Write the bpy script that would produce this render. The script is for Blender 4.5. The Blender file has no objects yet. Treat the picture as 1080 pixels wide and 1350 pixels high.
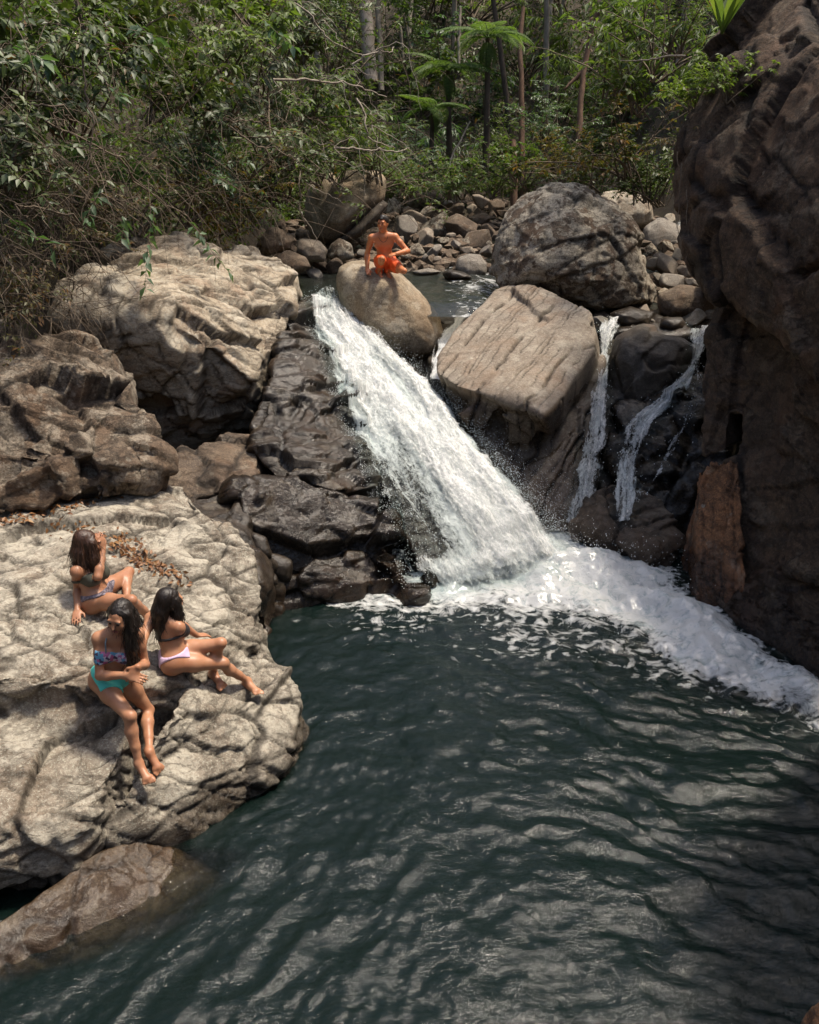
import bpy, bmesh, math, random
import numpy as np
from mathutils import Vector, Matrix
from mathutils.bvhtree import BVHTree

# ------------------------------------------------------------------ camera, world, sun, exposure
S = bpy.context.scene
COL = S.collection
CAM_H = 4.9
PITCH = math.radians(23.2)
FPX, CX, CY = 1130.0, 540.0, 675.0          # focal length and centre in pixels of the 1080 x 1350 photograph
cam_d = bpy.data.cameras.new('camera')
cam_d.sensor_fit = 'VERTICAL'
cam_d.sensor_height = 36.0
cam_d.lens = 36.0 * FPX / 1350.0
cam_d.clip_end = 400
cam = bpy.data.objects.new('camera', cam_d)
cam.location = (0, 0, CAM_H)
cam.rotation_euler = (math.pi/2 - PITCH, 0, 0)
COL.objects.link(cam)
S.camera = cam

SUN_EL, SUN_AZ = math.radians(69), math.radians(68)     # azimuth: clockwise from +Y, so behind and to the right
W = bpy.data.worlds.new('World'); S.world = W
W.use_nodes = True
nt = W.node_tree
bg = nt.nodes['Background']
sky = nt.nodes.new('ShaderNodeTexSky')
sky.sky_type = 'NISHITA'
sky.sun_disc = False
sky.sun_elevation = SUN_EL
sky.sun_rotation = SUN_AZ
sky.air_density = 1.0
sky.dust_density = 4.0
sky.ozone_density = 1.0
nt.links.new(sky.outputs[0], bg.inputs[0])
bg.inputs[1].default_value = 0.12
sl = bpy.data.lights.new('sun', 'SUN')
sl.energy = 2.7
sl.angle = math.radians(6)
sl.color = (1.0, 0.90, 0.75)
sun = bpy.data.objects.new('sun', sl)
sd = Vector((math.sin(SUN_AZ)*math.cos(SUN_EL), math.cos(SUN_AZ)*math.cos(SUN_EL), math.sin(SUN_EL)))
sun.rotation_euler = sd.to_track_quat('Z', 'Y').to_euler()
sun.location = sd * 40
COL.objects.link(sun)
S.view_settings.view_transform = 'Standard'
S.view_settings.look = 'None'
S.view_settings.exposure = 0.9
S.view_settings.gamma = 1.0
S.view_settings.use_curve_mapping = False
S.render.engine = 'CYCLES'
S.cycles.max_bounces = 6
S.cycles.transparent_max_bounces = 24
S.cycles.caustics_reflective = False
S.cycles.caustics_refractive = False
S.cycles.sample_clamp_indirect = 4.0
S.cycles.use_denoising = True

# ------------------------------------------------------------------ helpers
sP, cP = math.sin(PITCH), math.cos(PITCH)
def ray(px, py):
    x, y = (px-CX)/FPX, (CY-py)/FPX
    return np.array((x, cP + y*sP, -sP + y*cP))
EYE = np.array((0, 0, CAM_H))
def P(px, py, d):
    """the place seen at a pixel of the photograph, d metres along the camera axis"""
    return EYE + ray(px, py)*d
def PZ(px, py, z):
    r = ray(px, py); return EYE + r*((z-CAM_H)/r[2])
def PY(px, py, Y):
    r = ray(px, py); return EYE + r*(Y/r[1])

rng = np.random.default_rng(7)
_perm = rng.permutation(256).astype(np.int64)
_grad = rng.normal(size=(256, 3)); _grad /= np.linalg.norm(_grad, axis=1)[:, None]
_hash = rng.random(256)
_cell = rng.random((256, 3))
def _h(i, j, k):
    return _perm[(_perm[(_perm[i & 255] + j) & 255] + k) & 255]
def perlin(p):
    p = np.asarray(p, float); i = np.floor(p).astype(np.int64); f = p - i
    u = f*f*f*(f*(f*6-15)+10); out = 0
    for a in (0, 1):
        wa = u[:, 0] if a else 1-u[:, 0]
        for b in (0, 1):
            wb = wa*(u[:, 1] if b else 1-u[:, 1])
            for c in (0, 1):
                g = _grad[_h(i[:, 0]+a, i[:, 1]+b, i[:, 2]+c)]
                out = out + wb*(u[:, 2] if c else 1-u[:, 2])*((f-np.array((a, b, c)))*g).sum(1)
    return out*1.5
def fbm(p, octs=4, gain=.5, lac=2.03):
    p = np.asarray(p, float); a, s, o = 1.0, 0.0, 0
    for k in range(octs):
        o = o + a*perlin(p + 17.3*k); s += a; a *= gain; p = p*lac
    return o/s
def ridged(p, octs=4):
    p = np.asarray(p, float); a, o, s = 1.0, 0, 0.0
    for k in range(octs):
        o = o + a*(1-np.abs(perlin(p + 9.1*k))*1.6); s += a; a *= .5; p = p*2.1
    return o/s
def worley(p, tilt=False):
    """distance to nearest and second cell point, and a random number of the nearest cell"""
    p = np.asarray(p, float); i = np.floor(p).astype(np.int64)
    f1 = np.full(len(p), 9.0); f2 = f1.copy(); hid = np.zeros(len(p)); dv = np.zeros((len(p), 3)); gi = np.zeros(len(p), np.int64)
    for a in (-1, 0, 1):
        for b in (-1, 0, 1):
            for c in (-1, 0, 1):
                h = _h(i[:, 0]+a, i[:, 1]+b, i[:, 2]+c)
                q = i + np.array((a, b, c)) + _cell[h]
                d = np.linalg.norm(q-p, axis=1)
                n = d < f1
                dv[n] = (p-q)[n]; gi = np.where(n, h, gi)
                f2 = np.where(n, f1, np.minimum(f2, d))
                hid = np.where(n, _hash[h], hid); f1 = np.where(n, d, f1)
    if tilt: return f1, f2, hid, (dv*_grad[(gi*7+3) & 255]).sum(1)
    return f1, f2, hid
def sstep(a, b, x):
    t = np.clip((x-a)/(b-a), 0, 1); return t*t*(3-2*t)

def link(o, parent=None):
    COL.objects.link(o)
    if parent is not None: o.parent = parent
    return o
def tag(o, label=None, cat=None, group=None, kind=None):
    if label: o['label'] = label
    if cat: o['category'] = cat
    if group: o['group'] = group
    if kind: o['kind'] = kind
    return o
def empty(name, loc=(0, 0, 0)):
    o = bpy.data.objects.new(name, None); o.location = loc; o.empty_display_size = .1
    return link(o)
def mesh_np(name, v, faces, smooth=True):
    """faces: (n,3) or (n,4) array, or a list of such arrays"""
    if not isinstance(faces, (list, tuple)): faces = [faces]
    faces = [np.asarray(f, np.int32) for f in faces if len(f)]
    me = bpy.data.meshes.new(name)
    v = np.asarray(v, np.float32)
    me.vertices.add(len(v)); me.vertices.foreach_set('co', v.ravel())
    idx = np.concatenate([f.ravel() for f in faces])
    tot = np.concatenate([np.full(len(f), f.shape[1], np.int32) for f in faces])
    me.loops.add(len(idx)); me.loops.foreach_set('vertex_index', idx)
    me.polygons.add(len(tot))
    me.polygons.foreach_set('loop_start', np.concatenate(([0], np.cumsum(tot)[:-1])).astype(np.int32))
    me.polygons.foreach_set('loop_total', tot)
    me.polygons.foreach_set('use_smooth', np.full(len(tot), smooth))
    me.update(calc_edges=True); me.validate()
    return me
def obj(name, me, mat=None, parent=None, loc=None):
    o = bpy.data.objects.new(name, me)
    if mat is not None and not me.materials: me.materials.append(mat)
    if loc is not None: o.location = loc
    return link(o, parent)
def attr(me, name, vals):
    a = me.attributes.new(name, 'FLOAT', 'POINT'); a.data.foreach_set('value', np.asarray(vals, np.float32))
def coords(me):
    v = np.empty(len(me.vertices)*3, np.float32); me.vertices.foreach_get('co', v); return v.reshape(-1, 3).astype(float)
def normals(me):
    v = np.empty(len(me.vertices)*3, np.float32); me.vertices.foreach_get('normal', v); return v.reshape(-1, 3).astype(float)
def edges(me):
    e = np.empty(len(me.edges)*2, np.int32); me.edges.foreach_get('vertices', e); return e.reshape(-1, 2)
def laplace(v, e, n, lam=.5):
    cnt = np.bincount(e.ravel(), minlength=len(v)).astype(float)[:, None]
    for _ in range(n):
        s = np.stack([np.bincount(e[:, 0], v[e[:, 1], k], len(v)) + np.bincount(e[:, 1], v[e[:, 0], k], len(v)) for k in range(v.shape[1])], 1)
        v = v + lam*(s/np.maximum(cnt, 1)-v)
    return v

# ------------------------------------------------------------------ node helpers
def new_mat(name):
    m = bpy.data.materials.new(name); m.use_nodes = True
    t = m.node_tree; b = t.nodes['Principled BSDF']
    return m, t, b
class N:
    def __init__(s, t): s.t = t
    def n(s, typ, **kw):
        o = s.t.nodes.new('ShaderNode'+typ)
        for k, v in kw.items():
            if k.startswith('i_'):
                k = k[2:]; k = int(k) if k.isdigit() else k.replace('_', ' ')
                s.set(o.inputs[k], v)
            else: setattr(o, k, v)
        return o
    def set(s, sock, v):
        if isinstance(v, bpy.types.NodeSocket): s.t.links.new(v, sock)
        elif isinstance(v, bpy.types.Node): s.t.links.new(v.outputs[0], sock)
        else:
            if isinstance(v, tuple) and len(v) == 3 and sock.type == 'RGBA': v = v + (1,)
            sock.default_value = v
    def noise(s, vec, scale, detail=5, rough=.6, dist=0.0):
        return s.n('TexNoise', i_Vector=vec, i_Scale=scale, i_Detail=detail, i_Roughness=rough, i_Distortion=dist).outputs[0]
    def ramp(s, fac, *stops):
        o = s.n('ValToRGB', i_0=fac); r = o.color_ramp
        while len(r.elements) < len(stops): r.elements.new(.5)
        for e, (p, c) in zip(r.elements, stops):
            e.position = p; e.color = (c, c, c, 1) if isinstance(c, (int, float)) else tuple(c)+(1,)
        return o.outputs[0]
    def mix(s, fac, a, b, mode='MIX'):
        o = s.n('MixRGB', blend_type=mode); s.set(o.inputs[0], fac); s.set(o.inputs[1], a); s.set(o.inputs[2], b); return o.outputs[0]
    def math(s, op, a, b=0.0, clamp=False):
        o = s.n('Math', operation=op, use_clamp=clamp); s.set(o.inputs[0], a); s.set(o.inputs[1], b); return o.outputs[0]
    def attr(s, name): return s.n('Attribute', attribute_name=name).outputs['Fac']
    def mapping(s, vec, scale=(1, 1, 1), rot=(0, 0, 0)):
        return s.n('Mapping', i_Vector=vec, i_Scale=scale, i_Rotation=rot).outputs[0]
    def bump(s, h, strength=.5, dist=.02, normal=None):
        o = s.n('Bump'); s.set(o.inputs['Height'], h); o.inputs['Strength'].default_value = strength; o.inputs['Distance'].default_value = dist
        if normal is not None: s.set(o.inputs['Normal'], normal)
        return o.outputs[0]

def rock_mat(name, light, mid, dark, lichen=.35, lichen_col=(.46, .42, .34), stain=(.17, .095, .05), stain_amt=.4, bump=.6, rough=.85, streak=None, scale=1.0, lscale=2.2, veins=.28, mott=1.0):
    m, t, b = new_mat(name); g = N(t)
    co = g.n('TexCoord').outputs['Object']
    n1 = g.noise(co, 1.1*scale, 8, .65, .3)
    n2 = g.noise(co, 5.5*scale, 9, .7, .2)
    n3 = g.noise(co, 24*scale, 6, .75)
    c = g.mix(g.ramp(n1, (.34, 0), (.66, 1)), mid, light)
    c = g.mix(g.ramp(n2, (.40, 0), (.60, .75*mott)), c, g.mix(.5, dark, mid))
    c = g.mix(g.ramp(n3, (.42, .0), (.60, .65*mott)), c, dark)
    c = g.mix(g.ramp(g.noise(co, 60*scale, 3, .8), (.52, 0), (.66, .6)), c, tuple(min(.6, x*1.55) for x in light))
    # iron stains, dry lichen crusts, dark algae
    st = g.math('MULTIPLY', g.ramp(g.noise(g.mapping(co, (1.2, 1.2, .35)), 1.6*scale, 5, .6, .6), (.50, 0), (.66, 1)), stain_amt)
    c = g.mix(st, c, stain)
    lz = g.noise(co, lscale*scale, 12, .72, .15)
    lm = g.math('MULTIPLY', g.ramp(lz, (.56-.18*lichen, 0), (.60-.18*lichen, 1)), min(1, .35+lichen))
    lm = g.math('MULTIPLY', lm, g.ramp(g.noise(co, 40*scale, 4, .7), (.34, .15), (.56, 1)))
    c = g.mix(lm, c, lichen_col)
    sp = g.n('TexVoronoi', i_Vector=g.mix(.05, co, g.n('TexNoise', i_Vector=co, i_Scale=9.0).outputs['Color'], 'ADD'), i_Scale=5.0*scale)
    spm = g.math('MULTIPLY', g.ramp(sp.outputs['Distance'], (.10, 1), (.16, 0)), g.ramp(g.noise(co, 1.7*scale, 3), (.5, 0), (.62, .7)))
    c = g.mix(spm, c, lichen_col)
    if streak:
        sk = g.noise(g.mapping(co, streak[0], streak[1]), 3.0, 6, .65, .2)
        c = g.mix(g.ramp(sk, (.50, 0), (.62, streak[3])), c, streak[2])
    c = g.mix(g.math('MULTIPLY', g.attr('crack'), .85), c, tuple(x*.22 for x in dark))
    rz = g.noise(g.mapping(co, (1, 1, 2.2), (.5, .35, .4)), 2.6*scale, 9, .7, .35)
    ve = g.ramp(g.math('ABSOLUTE', g.math('SUBTRACT', rz, .5)), (.0, 0), (.03, 1))
    c = g.mix(g.math('MULTIPLY', g.math('SUBTRACT', 1.0, ve), veins), c, tuple(x*.6 for x in dark))
    wet = g.attr('wet')
    wetn = g.math('MULTIPLY', wet, g.ramp(n2, (.30, .75), (.6, 1)), True)
    c = g.mix(wetn, c, g.mix(1, c, (.26, .225, .195), 'MULTIPLY'))
    g.set(b.inputs['Base Color'], c)
    rr = g.math('ADD', rough-.12, g.math('MULTIPLY', n2, .22))
    r2 = g.math('SUBTRACT', rr, g.math('MULTIPLY', wetn, .68), True)
    g.set(b.inputs['Roughness'], r2)
    b.inputs['Specular IOR Level'].default_value = .45
    h = g.math('ADD', g.math('MULTIPLY', n3, .5), g.math('MULTIPLY', n2, 1.1))
    h = g.math('ADD', h, g.math('MULTIPLY', ve, .25))
    h = g.math('ADD', h, g.math('MULTIPLY', g.noise(co, 85*scale, 3, .7), .16))
    g.set(b.inputs['Normal'], g.bump(h, bump, .045))
    return m

# ------------------------------------------------------------------ rocks
ROCK_TRIS = []
def hull_into(bm, pts):
    vs = [bm.verts.new(tuple(p)) for p in pts]
    r = bmesh.ops.convex_hull(bm, input=vs)
    bad = [g for g in r['geom_interior'] + r['geom_unused'] if isinstance(g, bmesh.types.BMVert)]
    bmesh.ops.delete(bm, geom=list(set(bad)), context='VERTS')
def back(pts, *vecs):
    """a front outline and the same moved by each vector: gives a boulder its hidden depth"""
    pts = [np.asarray(p) for p in pts]
    return pts + [p + np.array(v) for p in pts for v in vecs]
def drop(pts, z, grow=1.0):
    pts = [np.asarray(p) for p in pts]; c = sum(pts)/len(pts)
    return pts + [np.array((c[0]+(p[0]-c[0])*grow, c[1]+(p[1]-c[1])*grow, z)) for p in pts]
def blob(outline, d, thick, front=.75, squash=(.86, .45)):
    """a rounded boulder whose silhouette is the outline at distance d and which is thick metres deep"""
    o = [P(x, y, d) for x, y in outline]; c = sum(o)/len(o)
    vd = c-EYE; vd = vd/np.linalg.norm(vd)
    out = list(o)
    for s, k in ((squash[0], .5), (squash[1], .88)):
        for q in o:
            out.append(c+(q-c)*s - vd*thick*.5*k*front*1.2)
            out.append(c+(q-c)*s + vd*thick*.5*k)
    return out
def rock(name, hulls, mat, label=None, cat='rock', vox=.05, smooth=4, big=(.10, .9), block=None, strata=None, fine=(.025, 5.0), wet=None, group=None, seed=0, parent=None, kind=None, warp=.25):
    bm = bmesh.new()
    for h in hulls: hull_into(bm, h)
    me0 = bpy.data.meshes.new('tmp'); bm.to_mesh(me0); bm.free()
    o = bpy.data.objects.new('tmp', me0); COL.objects.link(o)
    md = o.modifiers.new('r', 'REMESH'); md.mode = 'VOXEL'; md.voxel_size = vox; md.adaptivity = 0
    dg = bpy.context.evaluated_depsgraph_get()
    me = bpy.data.meshes.new_from_object(o.evaluated_get(dg))
    bpy.data.objects.remove(o); bpy.data.meshes.remove(me0)
    me.name = name
    v = coords(me); e = edges(me)
    v = laplace(v, e, smooth)
    so = np.array((seed*3.7, seed*1.3, seed*2.1))
    def setv(v):
        me.vertices.foreach_set('co', v.astype(np.float32).ravel()); me.update()
    setv(v); n = normals(me)
    q = v + so
    d = big[0]*fbm(q*big[1], 3)
    v = v + n*d[:, None]
    crack = np.zeros(len(v)); 
    wv = np.stack([fbm(q*1.3+11, 3), fbm(q*1.3+31, 3), fbm(q*1.3+57, 3)], 1)*warp
    d = np.zeros(len(v))
    for bl in (block or []):
        amp, sc, gw, ga = bl[:4]
        R = np.array(Matrix.Rotation(bl[4] if len(bl) > 4 else .5, 3, Vector(bl[5] if len(bl) > 5 else (1, .4, .3)).normalized()))
        sc = np.array(sc, float)
        f1, f2, hid, tl = worley(((q+wv)@R.T)*sc, True)
        ed = (1-sstep(0, gw, f2-f1))*sstep(-.16, .02, fbm(q*1.1+bl[1][0], 3))
        d += amp*((hid-.5)*1.3 + tl*1.6) - ga*ed
        crack = np.maximum(crack, ed*min(1, ga*40))
    for stt in (strata or []):
        dr, sp, amp, gw, ga = stt[:5]
        dr = np.array(dr, float); dr /= np.linalg.norm(dr)
        s = (q@dr + .35*wv.sum(1) + .05*fbm(q*3, 3))/sp
        fr = s-np.floor(s); hh = _hash[(np.floor(s).astype(int)*37+seed) & 255]
        ed = (1-sstep(0, gw, np.minimum(fr, 1-fr)))*(.15+.85*sstep(-.2, -.02, fbm(q*1.7+5, 3)))
        d += amp*(hh-.5)*2 - ga*ed
        crack = np.maximum(crack, ed*min(1, ga*40))
    d += fine[0]*(ridged((q+wv*.7)*fine[1]*np.array((1, 1, 1.7)), 5)-.6)
    setv(v)
    v = v + normals(me)*d[:, None]
    v = laplace(v, e, 1, .3)
    attr(me, 'crack', crack)
    w = np.zeros(len(v))
    if wet is not None: w = wet(v)
    attr(me, 'wet', np.clip(w, 0, 1))
    c = np.array(((v[:, 0].min()+v[:, 0].max())/2, (v[:, 1].min()+v[:, 1].max())/2, v[:, 2].min()))
    setv(v-c)
    me.polygons.foreach_set('use_smooth', np.ones(len(me.polygons), bool))
    me.update()
    o = obj(name, me, mat, parent, tuple(c))
    tag(o, label, cat if label else None, group, kind)
    ROCK_TRIS.append((name, len(me.polygons)*2))
    return o
def wet_water(v):      # the splash line of the pool
    return 1-sstep(.08, .36, v[:, 2] + .2*fbm(v*2.2, 3))
# ------------------------------------------------------------------ rock materials
M_pale = rock_mat('pale_rock', (.45, .40, .32), (.255, .215, .165), (.085, .061, .042), lichen=.45, stain_amt=.35, bump=.7, mott=.65, veins=.35)
M_slab = rock_mat('bleached_slab_rock', (.52, .445, .335), (.33, .265, .185), (.11, .07, .042), lichen=.3, stain=(.24, .12, .06), stain_amt=.4, bump=.7, mott=.4, veins=.45)
M_brown = rock_mat('brown_rock', (.21, .155, .105), (.135, .095, .062), (.05, .033, .022), lichen=.1, lichen_col=(.34, .29, .22), stain_amt=.5, bump=.7)
M_lich = rock_mat('lichened_boulder_rock', (.22, .165, .115), (.12, .085, .056), (.036, .025, .017), lichen=.55, lichen_col=(.47, .42, .33), stain_amt=.5, bump=.9, lscale=3.2)
M_block = rock_mat('brown_lichened_rock', (.20, .15, .105), (.125, .09, .06), (.04, .028, .019), lichen=.3, lichen_col=(.36, .31, .24), stain_amt=.5, bump=.9, lscale=3.0)
M_tan = rock_mat('smooth_tan_rock', (.40, .335, .24), (.28, .215, .14), (.09, .062, .038), lichen=.12, lichen_col=(.48, .43, .34), stain=(.20, .12, .06), stain_amt=.5, bump=.35)
M_grain = rock_mat('cracked_tan_rock', (.33, .285, .225), (.23, .185, .14), (.09, .06, .04), lichen=.05, stain=(.25, .14, .075), stain_amt=.3, bump=.4, mott=.6)
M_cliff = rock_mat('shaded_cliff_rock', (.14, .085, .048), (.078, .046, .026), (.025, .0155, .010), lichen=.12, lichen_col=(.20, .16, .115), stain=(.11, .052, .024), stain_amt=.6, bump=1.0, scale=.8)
M_rust = rock_mat('rust_stained_rock', (.36, .165, .07), (.20, .095, .048), (.06, .038, .025), lichen=.0, stain=(.36, .15, .06), stain_amt=.8, bump=.8)
M_wet = rock_mat('wet_dark_rock', (.13, .108, .085), (.072, .056, .040), (.026, .019, .013), lichen=.0, stain=(.12, .07, .038), stain_amt=.5, bump=.42)
M_ledge = rock_mat('wet_ledge_rock', (.26, .20, .14), (.19, .14, .09), (.09, .06, .04), lichen=.05, stain=(.22, .12, .06), stain_amt=.5, bump=.4)
M_grey = rock_mat('river_stone', (.30, .27, .23), (.20, .175, .145), (.08, .065, .05), lichen=.05, stain_amt=.25, bump=.3)

def Q(*pts): return [P(*p) for p in pts]

# bathing slab with its three lobes
slab_a = drop(Q((-90, 700, 8.1), (0, 688, 8.6), (60, 672, 8.95), (130, 645, 9.2), (200, 628, 9.3), (245, 643, 9.1), (300, 690, 8.8), (335, 740, 8.5), (347, 790, 8.25),
                (345, 845, 7.95), (300, 880, 7.4), (240, 885, 7.0), (180, 880, 6.85), (100, 880, 6.7), (0, 868, 6.6), (-90, 860, 6.3)), -1.2, 1.02)
slab_b = drop(Q((262, 895, 7.1), (300, 870, 7.5), (345, 858, 7.8), (385, 885, 7.75), (396, 915, 7.6), (385, 965, 7.35), (345, 1000, 7.1), (262, 1010, 6.72), (200, 1030, 6.5),
                (160, 1045, 6.35), (215, 950, 6.62)), -1.0, 1.03)
slab_b2 = Q((396, 930, 7.55), (378, 1000, 7.2), (330, 1050, 6.92), (255, 1085, 6.62), (180, 1088, 6.38), (135, 1085, 6.22), (165, 1040, 6.32), (250, 1000, 6.75), (330, 960, 7.15))
slab_b2 = drop(slab_b2, -1.0, .96)
slab_c = Q((-90, 900, 6.5), (0, 898, 6.65), (100, 905, 6.75), (180, 915, 6.85), (192, 935, 6.72), (176, 968, 6.5), (158, 1008, 6.32), (112, 1072, 6.05), (60, 1098, 5.95), (0, 1100, 5.87), (-90, 1100, 5.7), (0, 1182, 5.9), (72, 1160, 6.0), (122, 1100, 6.12), (-90, 1195, 5.8))
slab_c = back(slab_c, (.15, .9, -.6), (0, 1.3, -.9))
slab_d = drop(Q((-90, 830, 6.5), (0, 835, 6.65), (60, 850, 6.68), (150, 872, 6.72), (235, 850, 7.1), (255, 880, 7.0), (180, 912, 6.66), (90, 905, 6.5), (-90, 895, 6.2)), -.8, .95)
R_slab = rock('bathing_rock', [slab_a, slab_b, slab_b2, slab_c, slab_d], M_pale, 'broad pale bedrock slab with a dark crack, three women sitting on it', 'rock slab', vox=.023, smooth=3,
     big=(.10, .9), block=[(.062, (.75, .75, 1.7), .045, .035, .5), (.024, (1.7, 1.4, 4.2), .05, .022, .9), (.012, (6, 4, 9), .12, .006, .7)], strata=[((.42, .55, .72), .24, .022, .07, .030), ((-.5, .5, .7), .43, .02, .05, .03)], fine=(.022, 3.2), wet=wet_water, seed=1, warp=.14)

low = Q((0, 1222, 5.72), (60, 1165, 5.95), (125, 1122, 6.12), (195, 1088, 6.5)) + [PZ(222, 1100, .06), PZ(205, 1140, .10), PZ(150, 1180, .12), PZ(70, 1225, .10), PZ(0, 1250, .06), PZ(260, 1150, -.10), PZ(220, 1210, -.12), PZ(130, 1265, -.14), PZ(40, 1300, -.14), PZ(340, 1180, -.42), PZ(260, 1290, -.5), PZ(90, 1360, -.5), PZ(-80, 1300, .02), PZ(-80, 1260, .12)]
rock('submerged_ledge', [drop(low, -1.6, .9)], M_ledge, 'low brown ledge at the lower left edge, sliding under the water', 'rock ledge', vox=.026, smooth=5, big=(.04, 1.2),
     block=[(.02, (2, 2, 2), .1, .02)], strata=[((.8, -.3, .4), .22, .012, .06, .02)], fine=(.018, 4), wet=lambda v: .30+.7*wet_water(v-np.array((0, 0, .05))), seed=2)
rock('stacked_ledge', [drop(Q((-120, 1120, 6.2), (-60, 1110, 6.4), (60, 1105, 6.45), (60, 1190, 6.3), (-40, 1230, 6.1), (-120, 1240, 5.9)), -1.2)], M_brown, 'dark rock in the shaded gap under the slab at the left edge', 'rock', vox=.06, wet=lambda v: .6+0*v[:, 0], seed=3)

# blocky boulder, left
mid = back(Q((-110, 500, 8.3), (-110, 455, 9.2), (0, 470, 9.2), (58, 446, 9.7), (100, 441, 9.85), (118, 455, 9.7), (150, 492, 9.45), (180, 540, 9.2), (207, 605, 9.0), (196, 635, 8.8), (120, 640, 8.55), (60, 640, 8.4), (0, 640, 8.25), (-110, 640, 8.0)), (0, .9, -.9))
blk1 = back(Q((22, 592, 8.25), (56, 574, 8.4), (92, 648, 8.42), (58, 674, 8.3), (15, 670, 8.2)), (-.05, .6, .05))
blk2 = back(Q((64, 604, 8.36), (98, 588, 8.5), (118, 650, 8.5), (88, 666, 8.4)), (-.05, .6, .05))
blk3 = back(Q((118, 622, 8.5), (158, 602, 8.62), (176, 640, 8.64), (128, 658, 8.52)), (-.05, .6, .05))
blk4 = back(Q((-60, 600, 8.1), (16, 590, 8.3), (14, 676, 8.2), (-60, 690, 8.1)), (-.05, .6, .05))
rock('blocky_boulder', [mid, blk1, blk2, blk3, blk4], M_block, 'blocky brown boulder with split square blocks at its foot, left edge', 'boulder', vox=.03, smooth=3, big=(.09, .9),
     block=[(.17, (1.0, 1.4, 1.3), .04, .04, .4), (.06, (2.6, 3, 3.4), .05, .02, .9)], warp=.06, strata=[((.25, .35, .9), .24, .03, .06, .02)], fine=(.018, 4), seed=4)

# big sunlit slab with dark front
big_ = back(Q((70, 420, 10.4), (85, 385, 10.6), (130, 345, 12.0), (220, 326, 13.0), (330, 322, 14.0), (372, 336, 14.2), (390, 365, 14.0), (393, 390, 13.5), (372, 435, 12.6), (348, 488, 11.7), (330, 497, 11.3),
              (258, 442, 10.85), (200, 408, 10.65), (210, 615, 12.1), (260, 600, 12.3), (318, 570, 12.5), (340, 535, 12.3), (80, 470, 11.6)), (-.2, 1.2, -1.2))
rock('sunlit_slab', [big_], M_slab, 'huge boulder with bleached sunlit top and dark shaded front below the thicket', 'boulder', vox=.034, smooth=3, big=(.14, .7),
     block=[(.14, (.75, 1.0, 1.2), .04, .035, .3), (.04, (2.4, 1.5, 3.4), .05, .02, .7)], warp=.08, strata=[((.80, -.55, .2), .26, .025, .08, .05), ((.2, .2, .95), .5, .03, .04, .03)], fine=(.016, 4), seed=5)
rock('bank_rock', [back(Q((130, 330, 12.6), (170, 312, 13), (215, 320, 13.2), (225, 345, 13), (150, 350, 12.4)), (0, 1, -.5))], M_lich, 'small rough rock on the bank behind the sunlit slab, under leaves', 'rock', vox=.04, seed=6,
     block=[(.05, (2.5, 2.5, 2.5), .1, .03)])

# wet ledges beside the chute
def wet_all(v): return .82+.18*fbm(v*1.5, 2)
ch_a = back(Q((352, 515, 11.6), (375, 440, 12.7), (392, 400, 13.7), (432, 394, 14.5), (452, 470, 13.3), (482, 560, 11.9), (500, 640, 11.0), (440, 648, 10.4), (362, 632, 10.6), (332, 592, 10.8)), (0, 1.2, -1.4))
rock('wet_chute_rock', [ch_a], M_wet, 'wet grey ledged rock wall along the left side of the waterfall', 'rock', vox=.03, smooth=2, big=(.10, 1.0),
     block=[(.12, (.6, .75, 1.9), .04, .05, .45, (1, .35, .1)), (.045, (1.7, 2.0, 5), .05, .025, .45, (1, .35, .1))], warp=.06, strata=[((.3, -.35, .85), .24, .05, .07, .035)], fine=(.010, 6), wet=wet_all, seed=7)
ch_b = drop(Q((308, 645, 10.1), (340, 632, 10.4), (430, 638, 10.5), (500, 655, 10.7), (530, 715, 10.25), (549, 772, 10.0), (480, 770, 9.85), (390, 765, 9.8), (320, 740, 9.8)), -.6, 1.0)
rock('dark_ledge', [ch_b], M_wet, 'black dripping ledge beside the foot of the waterfall', 'rock ledge', vox=.03, smooth=2, big=(.10, 1.1),
     block=[(.17, (.9, 1.0, 1.8), .05, .06, .4), (.05, (2.6, 2.6, 5), .06, .03)], warp=.06, fine=(.014, 6), wet=lambda v: 1+0*v[:, 0], seed=8)
ch_c = back(Q((212, 608, 10.15), (262, 590, 10.6), (300, 566, 11.0), (345, 575, 11.1), (336, 636, 10.3), (240, 660, 9.8), (215, 640, 10)), (.1, .9, -.9))
rock('brown_ledge', [ch_c], M_brown, 'reddish brown ledge below the dark front of the sunlit slab', 'rock ledge', vox=.03, smooth=2, block=[(.06, (1.6, 1.6, 2.0), .08, .03)], strata=[((.2, .3, .9), .18, .03, .06, .015)], wet=lambda v: .55*sstep(.2, -.3, fbm(v*1.4, 2)), seed=9)
rock('hollow_rock', [drop(Q((225, 660, 9.9), (330, 650, 10.1), (345, 700, 9.9), (372, 765, 9.75), (350, 800, 9.2), (340, 780, 9.0), (330, 740, 9.2), (280, 690, 9.4)), -.8)], M_wet, 'dark wet rock in the hollow behind the bathing slab', 'rock', vox=.04, smooth=3, block=[(.05, (2, 2, 2), .1, .02)], wet=wet_all, seed=10)
def blobrock(name, outline, d, thick, mat, label, **kw):
    return rock(name, [blob(outline, d, thick)], mat, label, kw.pop('cat', 'boulder'), **kw)
for i, (o, d, lb) in enumerate([([(345, 752), (362, 755), (368, 772), (350, 776)], 9.6, 'small wet rock at the waterline behind the bathing slab'),
                          ([(330, 700), (352, 708), (358, 735), (336, 738)], 9.6, 'dark cobble lodged between slab and dark ledge'),
                          ([(352, 728), (385, 740), (380, 765), (352, 760)], 9.85, 'wet cobble under the dark ledge')]):
    blobrock('wet_cobble', o, d, .25, M_wet, lb, cat='rock', vox=.025, wet=wet_all, seed=40+i, group='wet cobbles by the dark ledge')
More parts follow.
